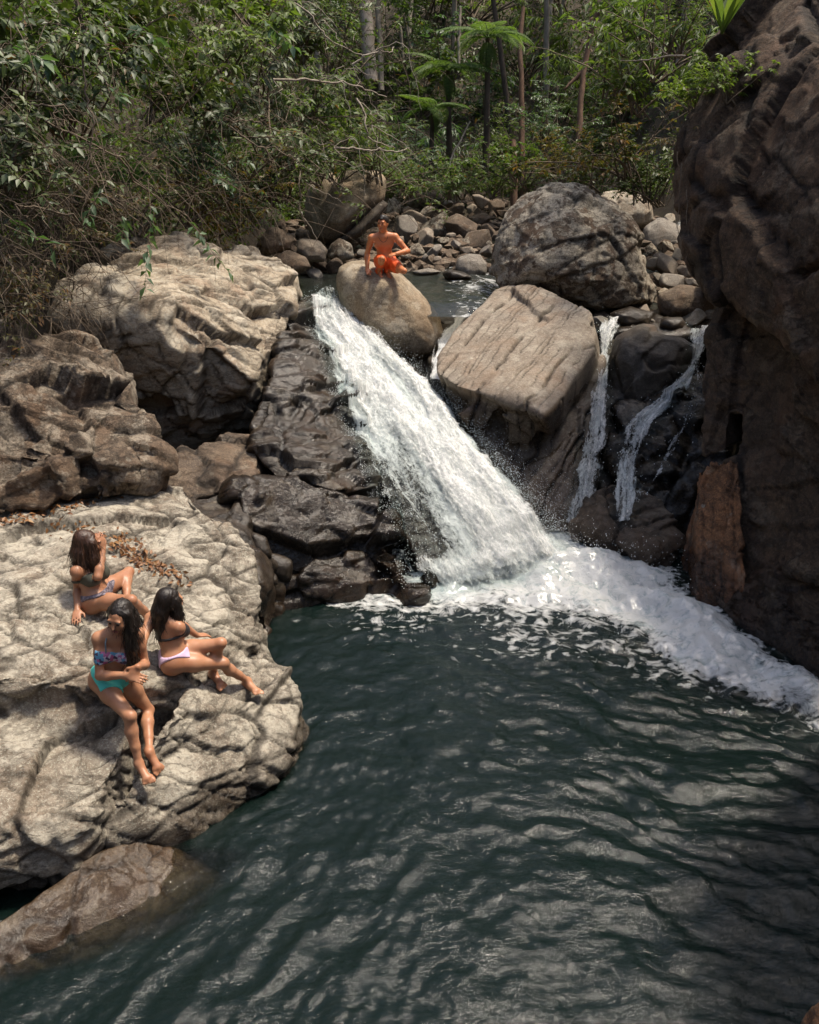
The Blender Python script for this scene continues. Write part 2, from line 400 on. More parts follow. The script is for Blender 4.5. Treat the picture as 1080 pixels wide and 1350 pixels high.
rock('pale_chip', [back([PZ(348, 768, .05), PZ(350, 756, .2), PZ(366, 757, .2), PZ(364, 771, .05), PZ(358, 774, .04)], (.02, .08, -.05))], rock_mat('white_quartz', (.75, .72, .66), (.68, .65, .6), (.5, .47, .42), lichen=0, stain_amt=.05, bump=.2), 'small white stone at the waterline by the slab', 'stone', vox=.01, smooth=1, big=(.005, 3), fine=(.004, 12), seed=12)

# bed under the chute
bed = back(Q((418, 402, 14.3), (470, 430, 14.2), (560, 492, 13.5), (640, 600, 12.1), (706, 690, 10.9), (640, 740, 10.5), (560, 772, 10.2), (492, 620, 11.3), (462, 520, 12.5)), (.1, 1.0, -1.3))
rock('chute_bed', [bed], M_wet, 'wet dark rock ramp under the main waterfall', 'rock', vox=.05, smooth=3, big=(.06, 1.2), block=[(.05, (1.5, 1.5, 1.5), .1, .02)], wet=lambda v: 1+0*v[:, 0], seed=13)

# boulder under the crouching man
R_man = blobrock('perch_boulder', [(443, 372), (447, 352), (462, 344), (482, 342), (505, 349), (530, 358), (556, 385), (580, 418), (587, 444), (578, 468), (553, 481), (520, 479), (490, 466), (464, 440), (447, 402)], 14.25, 1.7, M_tan,
     'smooth tan boulder at the lip of the falls with a man crouching on it', vox=.03, smooth=10, big=(.06, 1.1), fine=(.02, 5), wet=lambda v: 1-sstep(1.75, 2.15, v[:, 2]+.15*fbm(v*2, 2)), seed=14)
rock('low_dark_rock', [back(Q((545, 378, 15.6), (575, 372, 16.2), (640, 374, 16.2), (652, 386, 15.6), (628, 430, 14.6), (600, 440, 14.4), (565, 412, 14.8)), (0, .8, -.9))], M_wet, 'low dark wet rock between the perch boulder and the tilted slab', 'rock', vox=.04, smooth=4, block=[(.05, (1.5, 1.5, 2), .1, .03)], wet=lambda v: .75+0*v[:, 0], seed=15)
rock('notch_rock', [drop(Q((560, 470, 13.9), (600, 430, 14.6), (640, 420, 14.8), (620, 500, 13.4), (585, 520, 13.2)), .2)], M_wet, 'black wet rock in the notch under the perch boulder', 'rock', vox=.05, wet=wet_all, seed=16)

# great boulder, right of centre
blobrock('great_boulder', [(648, 345), (650, 312), (660, 285), (682, 260), (712, 245), (752, 243), (785, 252), (812, 270), (838, 302), (858, 338), (869, 378), (864, 402), (838, 416), (795, 414), (745, 402), (695, 388), (657, 374)], 15.0, 2.6, M_lich,
     'great round lichened boulder perched above the tilted slab', vox=.036, smooth=9, big=(.12, .8), block=[(.05, (.9, .9, 1.2), .05, .03, .8), (.025, (3, 3, 3.5), .06, .015)], warp=.12, strata=[((-.35, .1, .9), .55, .05, .05, .02)], fine=(.04, 3.0), seed=17)
# tilted slab with diagonal joints
top7 = Q((652, 384, 14.3), (672, 377, 14.4), (705, 382, 14.1), (745, 396, 13.7), (778, 412, 13.3), (784, 440, 13.0), (782, 462, 12.7), (736, 532, 11.6), (716, 550, 11.4), (690, 524, 11.55), (668, 508, 11.75), (622, 516, 11.85), (600, 508, 12.1), (577, 492, 12.5), (577, 480, 12.7), (600, 440, 13.4))
t7 = back(top7, (.16, .35, -.38))
low7 = back(Q((582, 505, 12.75), (610, 560, 12.25), (636, 620, 11.9), (688, 697, 11.6), (768, 707, 11.5), (788, 640, 11.95), (795, 470, 13.2), (735, 545, 12.3), (640, 535, 12.6)), (.3, 1.2, -.4))
blk7 = back(Q((600, 546, 12.0), (634, 520, 12.0), (662, 534, 11.9), (640, 570, 12.05), (616, 570, 12.1)), (.1, .5, -.1))
blk7b = back(Q((660, 548, 11.8), (690, 540, 11.7), (712, 560, 11.7), (700, 590, 11.95), (668, 588, 12.0)), (.1, .5, -.2))
rock('tilted_slab', [t7, low7, blk7, blk7b], M_grain, 'tilted tan slab with long diagonal joints, its lower half dark, right of the falls', 'boulder', vox=.026, smooth=2, big=(.035, .9),
     block=[(.05, (.6, .7, .7), .02, .008, .9)], strata=[((.86, -.50, -.02), .40, .022, .075, .07), ((.86, -.50, -.02), .16, .008, .09, .025)], fine=(.007, 5),
     wet=lambda v: np.maximum(1.1-1.1*sstep(1.45, 1.95, v[:, 2]+.2*fbm(v*1.6, 2)), sstep(.55, .1, v[:, 0]+.12*fbm(v*3, 3))*.5), seed=18)

# rocks of the right-hand cascade
rock('cascade_rock', [blob([(803, 470), (812, 442), (850, 428), (898, 440), (922, 458), (915, 500), (880, 540), (845, 566), (818, 560), (806, 520)], 13.3, 1.5), back(Q((778, 455, 13.9), (815, 450, 13.6), (820, 600, 12.6), (790, 690, 12.0), (770, 690, 12.1)), (.3, .8, -.1))], M_wet,
     'rounded brown wet rock between the two thin cascades', 'boulder', vox=.035, smooth=5, big=(.09, 1), block=[(.05, (1.2, 1.2, 1.6), .08, .03)], fine=(.025, 5), wet=lambda v: .45+.4*fbm(v*1.8, 2), seed=19)
rock('cascade_wall', [drop(Q((800, 560, 12.7), (860, 545, 12.8), (905, 500, 13.0), (945, 455, 13.2), (960, 560, 12.4), (945, 720, 11.3), (880, 700, 11.4), (820, 640, 11.9)), -.6), back(Q((900, 470, 13.2), (960, 440, 13.5), (960, 600, 12.2), (915, 620, 12.0)), (.3, .8, -.2))], M_wet, 'black wet rock wall behind the right-hand cascade', 'rock', vox=.04, smooth=2,
     block=[(.20, (1.2, 1.2, 1.4), .05, .05, .5), (.07, (3, 3, 3), .06, .02)], warp=.06, wet=lambda v: 1+0*v[:, 0], seed=20)
rock('brown_splash_rock', [drop(Q((760, 690, 11.2), (775, 655, 11.5), (800, 638, 11.6), (840, 632, 11.5), (876, 660, 11.3), (900, 715, 10.95), (860, 722, 10.75), (800, 705, 10.95)), -.5, 1.05)], M_brown, 'wet brown rock at the foot of the thin cascades', 'rock', vox=.03, smooth=3, big=(.10, 1.2), block=[(.10, (1.2, 1.2, 2.2), .07, .04), (.03, (3, 3, 5), .08, .02)], fine=(.02, 5), wet=lambda v: .75+.3*fbm(v*2, 2), seed=21)

rock('cascade_shelf', [drop(Q((772, 424, 14.3), (800, 408, 14.9), (940, 405, 15.0), (975, 425, 14.2), (960, 446, 13.5), (880, 436, 13.75), (800, 436, 13.75)), 1.5)], M_wet, 'flat wet shelf of rock where the thin cascades tip over', 'rock', vox=.035, smooth=3, big=(.03, 1), block=[(.05, (2, 2, 2), .1, .02)], wet=lambda v: 1+0*v[:, 0], seed=26)
# right-hand cliff
cl_up = back(Q((930, 105, 11.6), (900, 140, 11.5), (891, 170, 11.4), (893, 235, 11.1), (903, 305, 10.8), (922, 352, 10.6), (985, 388, 9.9), (1040, 452, 9.1), (1090, 500, 8.5), (1220, 600, 7.4), (955, 70, 11.4), (1000, 15, 11.2), (1050, -70, 11), (1250, -160, 9),
              (950, 230, 10.0), (1000, 320, 9.3), (1100, 300, 8.2), (1250, 250, 7.2)), (2.2, 1.4, .2))
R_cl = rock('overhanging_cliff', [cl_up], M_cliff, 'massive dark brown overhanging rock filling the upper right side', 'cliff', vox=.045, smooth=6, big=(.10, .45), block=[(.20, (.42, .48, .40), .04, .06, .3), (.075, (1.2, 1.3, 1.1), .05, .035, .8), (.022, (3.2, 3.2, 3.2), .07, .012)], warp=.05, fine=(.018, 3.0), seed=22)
def slabface(pts, push=(1.2, 1.1, 0)): return back(Q(*pts), push)
cliff_blocks = [
 slabface([(930, 438, 10.95), (952, 392, 11.0), (990, 396, 10.5), (966, 480, 10.35), (956, 596, 10.3), (926, 606, 10.6), (922, 520, 10.8)]),
 slabface([(968, 478, 10.5), (992, 408, 10.5), (1040, 448, 9.6), (1030, 590, 9.65), (972, 596, 10.15)]),
 slabface([(1030, 450, 9.75), (1100, 490, 8.9), (1230, 600, 7.9), (1230, 640, 7.8), (1090, 582, 8.95), (1022, 590, 9.6)]),
 slabface([(1050, 470, 9.2), (1110, 510, 8.6), (1230, 610, 7.7), (1230, 640, 7.7), (1080, 560, 8.8), (1046, 540, 9.2)]),
 slabface([(955, 602, 10.25), (1012, 592, 9.75), (1010, 694, 9.62), (962, 700, 10.05)]),
 slabface([(1008, 596, 9.82), (1090, 586, 9.0), (1230, 640, 7.8), (1230, 740, 7.7), (1085, 690, 8.92), (1006, 688, 9.75)]),
 slabface([(960, 696, 10.12), (1040, 690, 9.45), (1040, 752, 9.36), (958, 756, 10.0)]),
 slabface([(1038, 688, 9.36), (1090, 686, 8.85), (1230, 745, 7.6), (1230, 830, 7.5), (1085, 772, 8.75), (1036, 756, 9.25)]),
 drop(Q((926, 752, 10.2), (965, 750, 9.98), (1045, 748, 9.42), (1090, 768, 8.92), (1230, 830, 7.7), (1230, 965, 7.5), (1080, 874, 8.72), (1000, 824, 9.38), (948, 802, 9.85), (922, 786, 10.1)), -1.2, 1.0)]
cliff_blocks[-1] = back(cliff_blocks[-1], (1.0, 1.2, 0))
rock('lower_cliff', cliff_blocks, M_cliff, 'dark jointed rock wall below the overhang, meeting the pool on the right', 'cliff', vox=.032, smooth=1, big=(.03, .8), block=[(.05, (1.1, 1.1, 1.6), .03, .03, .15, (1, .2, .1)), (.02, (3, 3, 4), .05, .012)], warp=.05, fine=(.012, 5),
     wet=lambda v: np.maximum(1-sstep(.3, .9, v[:, 2]+.2*fbm(v*1.5, 2)), .25+.35*fbm(v, 2)), seed=23)
cl_r = drop(Q((921, 622, 10.5), (938, 606, 10.3), (975, 604, 9.98), (972, 690, 9.86), (985, 780, 9.5), (945, 800, 9.8), (921, 786, 10.0)), -1.0, 1.0)
rock('rusty_column', [cl_r], M_rust, 'rust orange stained rock column at the water end of the lower cliff', 'rock', vox=.025, smooth=2, big=(.06, 1.4), block=[(.04, (2.0, 2.0, .9), .08, .02)], strata=[((.9, -.3, .1), .12, .02, .1, .015)], fine=(.03, 6), wet=lambda v: 1-sstep(.25, .7, v[:, 2]+.25*fbm(v*3, 2)), seed=24)
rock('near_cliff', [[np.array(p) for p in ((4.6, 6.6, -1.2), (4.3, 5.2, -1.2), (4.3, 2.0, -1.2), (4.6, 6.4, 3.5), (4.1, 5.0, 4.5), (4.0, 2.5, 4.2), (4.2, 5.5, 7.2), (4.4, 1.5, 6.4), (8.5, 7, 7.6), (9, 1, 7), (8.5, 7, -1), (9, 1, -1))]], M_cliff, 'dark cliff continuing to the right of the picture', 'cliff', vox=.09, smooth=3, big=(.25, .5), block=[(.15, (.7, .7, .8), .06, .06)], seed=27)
rock('corner_rock', [drop([PZ(1040, 1362, .5), PZ(1062, 1330, .75), PZ(1084, 1308, .9), PZ(1150, 1330, 1.0), PZ(1150, 1450, .9), PZ(1050, 1420, .6)], -.5)], M_rust, 'reddish rock poking into the lower right corner', 'rock', vox=.03, seed=25)
# ------------------------------------------------------------------ ground: pool bed, stream bed, banks and the hill behind, one sheet
def lerp_tab(x, xs, ys): return np.interp(x, xs, ys)
def ground_h(X, Y):
    fl = lerp_tab(Y, [-40, -9, -5, -2, 10.5, 12.6, 14.3, 16, 22, 25, 30, 45, 70, 140], [9, 4.5, 2.5, -2.2, -2.2, -.3, 2.0, 2.25, 2.7, 3.3, 5.0, 12.5, 26, 60])
    xl = lerp_tab(Y, [-40, 4, 7, 9, 10.5, 13, 15, 18, 22, 30], [-4.6, -4.6, -4.6, -4.7, -4.9, -4.5, -3.7, -3.2, -2.8, -4])
    xr = lerp_tab(Y, [-40, 5, 8, 10, 13, 16, 20, 24, 40], [6.2, 6.0, 5.6, 5.4, 6.2, 7.0, 6.6, 6.0, 8])
    lb = np.maximum(0, xl-X); rb = np.maximum(0, X-xr)
    bank = np.minimum(lb*1.35, 5.5+lb*.45) + np.minimum(rb*1.5, 6+rb*.5)
    base = np.where(bank > 0, np.maximum(fl, np.minimum(fl+3, 1.2)*sstep(0, .8, bank)+fl*(1-sstep(0, .8, bank))), fl)
    h = base + bank
    return h
def build_ground():
    xs = np.concatenate([np.linspace(-120, -12, 28)[:-1], np.linspace(-12, 14, 105), np.linspace(14, 120, 28)[1:]])
    ys = np.concatenate([np.linspace(-60, 0, 16)[:-1], np.linspace(0, 34, 137), np.linspace(34, 140, 40)[1:]])
    X, Y = np.meshgrid(xs, ys, indexing='ij'); Z = ground_h(X, Y)
    q = np.stack([X.ravel(), Y.ravel(), Z.ravel()], 1)
    q[:, 2] += .16*fbm(q*.8, 4) + .5*fbm(q*.16, 2)*sstep(3, 7, q[:, 2])
    nx, ny = len(xs), len(ys); i = np.arange(nx*ny).reshape(nx, ny)
    f = np.stack([i[:-1, :-1], i[1:, :-1], i[1:, 1:], i[:-1, 1:]], -1).reshape(-1, 4)
    m, t, b = new_mat('leaf_litter_soil'); g = N(t); co = g.n('TexCoord').outputs['Object']
    c = g.ramp(g.noise(co, 2.0, 9, .75), (.3, (.022, .015, .01)), (.5, (.06, .042, .027)), (.7, (.115, .085, .055)))
    c = g.mix(g.ramp(g.noise(co, 9, 6, .7), (.45, 0), (.6, .7)), c, (.05, .045, .022))
    g.set(b.inputs['Base Color'], c); b.inputs['Roughness'].default_value = .95
    g.set(b.inputs['Normal'], g.bump(g.noise(co, 14, 8, .8), .9, .08))
    tag(obj('ground', mesh_np('ground', q, f), m), kind='structure')
build_ground()

# ------------------------------------------------------------------ water
def foam_shader(g, col=(.80, .83, .83)):
    d = g.n('BsdfDiffuse', i_Color=col); tr = g.n('BsdfTranslucent', i_Color=col); gl = g.n('BsdfGlossy', i_Roughness=.25)
    m1 = g.n('MixShader', i_0=.25); g.set(m1.inputs[1], d); g.set(m1.inputs[2], tr)
    m2 = g.n('MixShader', i_0=.06); g.set(m2.inputs[1], m1); g.set(m2.inputs[2], gl)
    return m2
def water_mat(name, deep=(.0035, .0085, .0070), tint=(.62, .60, .50)):
    m = bpy.data.materials.new(name); m.use_nodes = True; t = m.node_tree; t.nodes.clear(); g = N(t)
    out = g.n('OutputMaterial'); co = g.n('TexCoord').outputs['Object']
    fine = g.noise(g.mapping(co, (1.0, 1.7, 1), (0, 0, .6)), 13, 6, .66, 1.4)
    fine2 = g.noise(g.mapping(co, (1.0, 1.8, 1), (0, 0, -.4)), 40, 4, .65, .8)
    nrm = g.bump(g.math('ADD', fine, g.math('MULTIPLY', fine2, .22)), .42, .020)
    tr = g.n('BsdfTransparent', i_Color=tint)
    df = g.n('BsdfDiffuse', i_Color=deep)
    dm = g.n('MixShader', i_0=g.attr('depth')); g.set(dm.inputs[1], tr); g.set(dm.inputs[2], df)
    gl = g.n('BsdfGlossy', i_Roughness=.02, i_Color=(.97, .98, 1)); g.set(gl.inputs['Normal'], nrm)
    fr = g.n('Fresnel', i_IOR=1.33); g.set(fr.inputs['Normal'], nrm)
    sh = g.n('MixShader'); g.set(sh.inputs[0], fr); g.set(sh.inputs[1], dm); g.set(sh.inputs[2], gl)
    # foam: cellular lace that closes up where the water is churned
    fo = g.attr('foam')
    wv = g.mix(.22, co, g.n('TexNoise', i_Vector=co, i_Scale=3.0, i_Detail=5.0).outputs['Color'], 'ADD')
    v1 = g.n('TexVoronoi', feature='SMOOTH_F1', i_Vector=g.mapping(wv, (1.2, 2.0, 1)), i_Scale=9.0).outputs['Distance']
    n1 = g.noise(wv, 5.5, 9, .72, .8)
    lace = g.math('ADD', g.math('MULTIPLY', v1, .7), g.math('SUBTRACT', g.math('MULTIPLY', n1, 1.6), .45))
    fm = g.ramp(g.math('SUBTRACT', g.math('ADD', g.math('MULTIPLY', fo, 1.30), lace), 1.0), (.0, 0), (.14, .45), (.45, 1))
    fm = g.math('MULTIPLY', fm, g.ramp(fo, (.03, 0), (.14, 1)))
    fs = foam_shader(g, (.86, .86, .83))
    fcol = g.ramp(g.math('ADD', g.math('MULTIPLY', n1, .75), g.math('MULTIPLY', g.noise(wv, 22, 4, .7), .25)), (.36, (.42, .51, .51)), (.50, (.88, .89, .87)))
    for nd in t.nodes:
        if nd.bl_idname in ('ShaderNodeBsdfDiffuse', 'ShaderNodeBsdfTranslucent') and nd.name != df.name: g.set(nd.inputs['Color'], fcol)
    fb = g.bump(g.math('ADD', n1, g.math('MULTIPLY', g.noise(co, 30, 5, .7), .4)), .8, .06)
    for nd in t.nodes:
        if nd.bl_idname in ('ShaderNodeBsdfDiffuse',) and nd.name != df.name: g.set(nd.inputs['Normal'], fb)
    mx = g.n('MixShader'); g.set(mx.inputs[0], fm); g.set(mx.inputs[1], sh); g.set(mx.inputs[2], fs)
    g.set(out.inputs['Surface'], mx)
    return m
M_pool = water_mat('pool_water')
M_stream = water_mat('stream_water', deep=(.03, .035, .03), tint=(.75, .72, .62))

def rock_bvh(names):
    vs, fs, o_ = [], [], 0
    for o in COL.objects:
        if o.type == 'MESH' and o.parent is None and any(o.name == n or o.name.startswith(n+'.') for n in names):
            v = coords(o.data) + np.array(o.location); f = np.empty(len(o.data.polygons)*4, np.int32)
            f = np.array([tuple(p.vertices) for p in o.data.polygons], dtype=object)
            fs += [tuple(i+o_ for i in p) for p in f]; vs.append(v); o_ += len(v)
    return BVHTree.FromPolygons([tuple(p) for p in np.concatenate(vs)], fs)

FOAM_PATH = [(585, 768, .60), (620, 742, 1.05), (670, 732, 1.3), (725, 738, 1.4), (790, 760, 1.15), (850, 792, .85), (905, 826, .60), (965, 864, .44), (1030, 908, .36), (1090, 956, .32), (1165, 1010, .30), (1230, 1060, .2)]
def seg_field(p, path):
    best = np.full(len(p), -9.0)
    for (a, ra), (b, rb) in zip(path[:-1], path[1:]):
        ab = b-a; t = np.clip(((p-a)@ab)/(ab@ab), 0, 1)
        d = np.linalg.norm(p-(a+t[:, None]*ab), axis=1); r = ra+(rb-ra)*t
        best = np.maximum(best, 1-d/r)
    return best
def build_pool():
    st = .026
    xs = np.arange(-4.6, 7.2, st); ys = np.arange(1.2, 12.7, st)
    X, Y = np.meshgrid(xs, ys, indexing='ij'); n = X.size
    p = np.stack([X.ravel(), Y.ravel(), np.zeros(n)], 1)
    path = [(PZ(a, b, 0)[:2], r) for a, b, r in FOAM_PATH]
    wob = np.stack([fbm(p*.9+3, 4), fbm(p*.9+23, 4)], 1)*.45
    ff = seg_field(p[:, :2]+wob, path)
    foam = .80*sstep(-.12, .85, ff) + .40*sstep(-1.7, .35, ff)*(.75+.8*fbm(p*1.1+9, 3))
    # side foam at the foot of the dark ledge and against the cliff
    edge = [(PZ(a, b, 0)[:2], r) for a, b, r in [(370, 775, .18), (450, 790, .22), (540, 790, .3), (590, 790, .3)]]
    foam = np.maximum(foam, .45*sstep(-.9, .6, seg_field(p[:, :2]+wob*.5, edge)))
    fade = 1-sstep(2.6, 4.3, p[:, 0]); foam *= (.40+.60*fade)*(1+(.2+.5*(1-fade))*fbm(p*2.2+31, 3))
    churn = sstep(-1.0, .7, ff)
    # swell: three noise fields stretched across the current
    def an(ang, sx, sy, o, sh): 
        c, s = math.cos(ang), math.sin(ang)
        w = fbm(p*.8+sh, 4)*.9
        return ridged(np.stack([(p[:, 0]*c+p[:, 1]*s)*sx+w, (-p[:, 0]*s+p[:, 1]*c)*sy+w*1.4, np.full(n, sh)], 1), o)-.6
    k = sstep(-1.5, 2.0, p[:, 0] + .35*(p[:, 1]-5))
    z = .066*((1-k)*an(.75, .9, 2.0, 4, 3.1) + k*an(-.38, .85, 2.3, 4, 7.7))
    z += .028*fbm(np.stack([p[:, 0]*1.9, p[:, 1]*3.2, 0*p[:, 0]+4], 1)+.5*fbm(p*1.7+2, 2)[:, None], 3)
    z += .014*((1-k)*an(.95, 1.8, 5.2, 3, 13) + k*an(-.5, 1.6, 6.0, 3, 17))
    z += .009*((1-k)*an(.80, 4.2, 10, 3, 23) + k*an(-.42, 3.8, 10, 3, 29))
    z += .03*fbm(p*np.array((.8, 1.0, 1)), 2)
    z += churn*(.11*fbm(p*2.3+5, 4) + .05*ridged(p*4.5, 4)-.03) + .22*sstep(.15, 1, ff)*(.6+fbm(p*1.4, 2))
    z *= .6+.4*sstep(1.0, 4.0, p[:, 1]+p[:, 0]*.1)
    sh = sstep(.9, -1.2, p[:, 0]-(-.9))*sstep(8.5, 7.5, p[:, 1]); z *= 1-.45*sh
    p[:, 2] = z
    bv = rock_bvh(['bathing_rock', 'submerged_ledge', 'stacked_ledge', 'hollow_rock'])
    dep = np.full(n, 2.0)
    for i in np.nonzero((p[:, 0] < .4) & (p[:, 1] < 8.6) & (np.arange(n) % 1 == 0))[0]:
        h = bv.ray_cast((p[i, 0], p[i, 1], .06), (0, 0, -1), 2.0)
        if h[3] is not None: dep[i] = h[3]
    nx, ny = X.shape; i = np.arange(n).reshape(nx, ny)
    f = np.stack([i[:-1, :-1], i[1:, :-1], i[1:, 1:], i[:-1, 1:]], -1).reshape(-1, 4)
    D = dep.reshape(nx, ny)
    for _ in range(6): D[1:-1, 1:-1] = (D[1:-1, 1:-1]*2 + D[:-2, 1:-1] + D[2:, 1:-1] + D[1:-1, :-2] + D[1:-1, 2:])/6
    me = mesh_np('pool_water', p, f)
    attr(me, 'foam', foam); attr(me, 'depth', 1-np.exp(-np.maximum(D.ravel()-.03, 0)*2.4))
    tag(obj('pool_water', me, M_pool), kind='structure')
build_pool()
def build_stream():
    xs = np.arange(-2.6, 7, .06); ys = np.arange(13.9, 23, .06)
    X, Y = np.meshgrid(xs, ys, indexing='ij'); n = X.size
    p = np.stack([X.ravel(), Y.ravel(), np.zeros(n)], 1)
    p[:, 2] = np.interp(p[:, 1], [13.9, 14.4, 15.5, 19, 23], [2.36, 2.50, 2.56, 2.68, 2.95])
    p[:, 2] -= .27*sstep(1.2, 2.0, p[:, 0])*(1-sstep(15.5, 18, p[:, 1]))
    rip = sstep(.35, 1.0, p[:, 0])*(1-sstep(18, 19.5, p[:, 1]))
    p[:, 2] += .05*(ridged(p*np.array((1.2, 2.4, 0))+4, 4)-.6)*(.5+rip)
    i = np.arange(n).reshape(X.shape)
    f = np.stack([i[:-1, :-1], i[1:, :-1], i[1:, 1:], i[:-1, 1:]], -1).reshape(-1, 4)
    me = mesh_np('stream_water', p, f)
    attr(me, 'foam', .02+.22*rip*(1-sstep(1.6, 2.4, p[:, 0])) + .2*fbm(p*1.1, 3)); attr(me, 'depth', np.full(n, .6))
    tag(obj('stream_water', me, M_stream), kind='structure')
build_stream()

def fall_mat(name, thin=.0, dark=(.52, .56, .57), light=(.93, .93, .91), su=6.0, sw=1.0):
    m = bpy.data.materials.new(name); m.use_nodes = True; t = m.node_tree; t.nodes.clear(); g = N(t)
    out = g.n('OutputMaterial'); co = g.n('TexCoord').outputs['Object']
    vec = g.n('CombineXYZ'); g.set(vec.inputs[0], g.attr('fu')); g.set(vec.inputs[1], g.attr('fw')); g.set(vec.inputs[2], g.attr('layer'))
    vw = g.mix(.16, vec, g.n('TexNoise', i_Vector=co, i_Scale=2.5, i_Detail=4.0).outputs['Color'], 'ADD')
    n1 = g.noise(g.mapping(vw, (su, sw, 1)), 1.6, 10, .74, .5)
    n2 = g.noise(g.mapping(vw, (su*.6, sw*2.2, 1)), 5.0, 8, .78, .4)
    n4 = g.noise(g.mapping(vw, (1, .45, 1)), 38, 5, .7, .3)
    c = g.mix(g.ramp(g.math('ADD', g.math('ADD', g.math('MULTIPLY', n1, .4), g.math('MULTIPLY', n2, .3)), g.math('MULTIPLY', n4, .3)), (.40, 0), (.54, 1)), dark, light)
    a = g.math('ADD', g.math('ADD', g.math('MULTIPLY', n1, .55), g.math('MULTIPLY', n2, .45)), g.math('MULTIPLY', n4, .42))
    a = g.math('ADD', a, g.math('MULTIPLY', g.attr('thick'), 1.0))
    a = g.ramp(g.math('SUBTRACT', a, .92+thin), (.0, 0), (.07, .45), (.22, 1))
    bm = g.bump(g.math('ADD', g.math('ADD', g.math('MULTIPLY', n1, .6), g.math('MULTIPLY', n2, .5)), g.math('MULTIPLY', n4, .5)), .8, .05)
    d = g.n('BsdfDiffuse'); g.set(d.inputs['Color'], c); g.set(d.inputs['Normal'], bm)
    tl = g.n('BsdfTranslucent'); g.set(tl.inputs['Color'], c)
    m1 = g.n('MixShader', i_0=.3); g.set(m1.inputs[1], d); g.set(m1.inputs[2], tl)
    gl = g.n('BsdfGlossy', i_Roughness=.2); g.set(gl.inputs['Normal'], bm)
    m2 = g.n('MixShader', i_0=.05); g.set(m2.inputs[1], m1); g.set(m2.inputs[2], gl)
    tr = g.n('BsdfTransparent', i_Color=(.93, .95, .95))
    mx = g.n('MixShader'); g.set(mx.inputs[0], a); g.set(mx.inputs[1], tr); g.set(mx.inputs[2], m2)
    g.set(out.inputs['Surface'], mx)
    return m
M_fall = fall_mat('white_water')
M_veil = fall_mat('thin_white_water', thin=.16, su=9.0, sw=.8)
def curve(pts, n):
    pts = np.array([P(*p) for p in pts]); s = np.concatenate(([0], np.cumsum(np.linalg.norm(np.diff(pts, axis=0), axis=1))))
    t = np.linspace(0, s[-1], n); o = np.stack([np.interp(t, s, pts[:, k]) for k in range(3)], 1)
    for _ in range(max(2, n//10)): o[1:-1] = (o[:-2]+2*o[1:-1]+o[2:])/4
    return o
def ribbon(name, L, R, nu, nv, mat, thick, amp=.05, lift=0.0, bv=None, bow=.0, layers=(0.0,), su=5.0, sw=1.2):
    l, r = curve(L, nv), curve(R, nv)
    allv, allf, A = [], [], {k: [] for k in ('fu', 'fw', 'layer', 'thick')}; off = 0
    for li, le in enumerate(layers):
        u = np.linspace(0, 1, nu)
        p = l[:, None]*(1-u)[None, :, None] + r[:, None]*u[None, :, None]
        mid = (l+r)/2; wlen = np.concatenate(([0], np.cumsum(np.linalg.norm(np.diff(mid, axis=0), axis=1))))
        wid = np.linalg.norm(r-l, axis=1)
        fu = (u[None, :]-.5)*wid[:, None]*(.75+.25*wid.mean()/np.maximum(wid, .05))[:, None]; fw = np.repeat(wlen[:, None], nu, 1)
        du = np.gradient(p, axis=1); dv = np.gradient(p, axis=0)
        nn = np.cross(du, dv); nn /= np.linalg.norm(nn, axis=2)[..., None]+1e-9
        nn *= np.where(nn[..., 2:3] < 0, -1, 1)
        V = np.repeat(np.linspace(0, 1, nv)[:, None], nu, 1); U = np.repeat(u[None, :], nv, 0)
        q = np.stack([fu.ravel()*su, fw.ravel()*sw, np.full(fu.size, li*5.3)], 1)
        d = amp*(ridged(q, 5)-.55) + amp*.9*fbm(np.stack([fu.ravel()*3, fw.ravel()*2.5, np.full(fu.size, 9+li)], 1), 4)
        d = d.reshape(nv, nu)*(1+li*.5) + lift + le + bow*np.sin(np.pi*U)
        p = p + nn*d[..., None]
        p = p.reshape(-1, 3)
        if bv is not None:
            for i in range(len(p)):
                h = bv.ray_cast((p[i, 0], p[i, 1], p[i, 2]+1.2), (0, 0, -1), 2.4)
                if h[0] is not None and p[i, 2] < h[0][2]+.03+le: p[i, 2] = h[0][2]+.03+le
        th = thick(U, V, li)
        k = np.arange(nv*nu).reshape(nv, nu)+off
        allf.append(np.stack([k[:-1, :-1], k[1:, :-1], k[1:, 1:], k[:-1, 1:]], -1).reshape(-1, 4)); allv.append(p); off += len(p)
        for kk, vv in (('fu', fu), ('fw', fw), ('layer', np.full(fu.shape, li*3.7)), ('thick', th)): A[kk].append(vv.ravel())
    me = mesh_np(name, np.concatenate(allv), np.concatenate(allf))
    for kk in A: attr(me, kk, np.concatenate(A[kk]))
    return tag(obj(name, me, mat), kind='structure'), np.concatenate(allv)

bvc = rock_bvh(['chute_bed', 'wet_chute_rock', 'dark_ledge'])
def th_main(U, V, li):
    jl = fbm(np.stack([V.ravel()*9, 0*V.ravel()+li, 0*V.ravel()+3], 1), 4).reshape(V.shape); jr = fbm(np.stack([V.ravel()*11, 0*V.ravel()+li, 0*V.ravel()+8], 1), 4).reshape(V.shape)
    e = np.minimum(sstep(0, .24, U+.16*jl), sstep(0, .20, 1-U+.14*jr))
    t = .06+.62*e + .22*fbm(np.stack([U.ravel()*4, V.ravel()*2.2, 0*V.ravel()+li*2], 1), 3).reshape(V.shape)
    t = t - .46*sstep(.42, .8, V)*sstep(.05, .2, U)*(1-sstep(.30, .55, U))*(1-sstep(.90, .97, V))   # lower left thins to a lace over the rock
    t = t - .36*np.exp(-((U-.62)/.08)**2-((V-.42)/.14)**2)                           # grey window near the middle
    t = t - .40*(1-sstep(.03, .16, V))
    t = t - .6*sstep(.94, 1.0, V)
    return t - (0, .20, .34)[li]
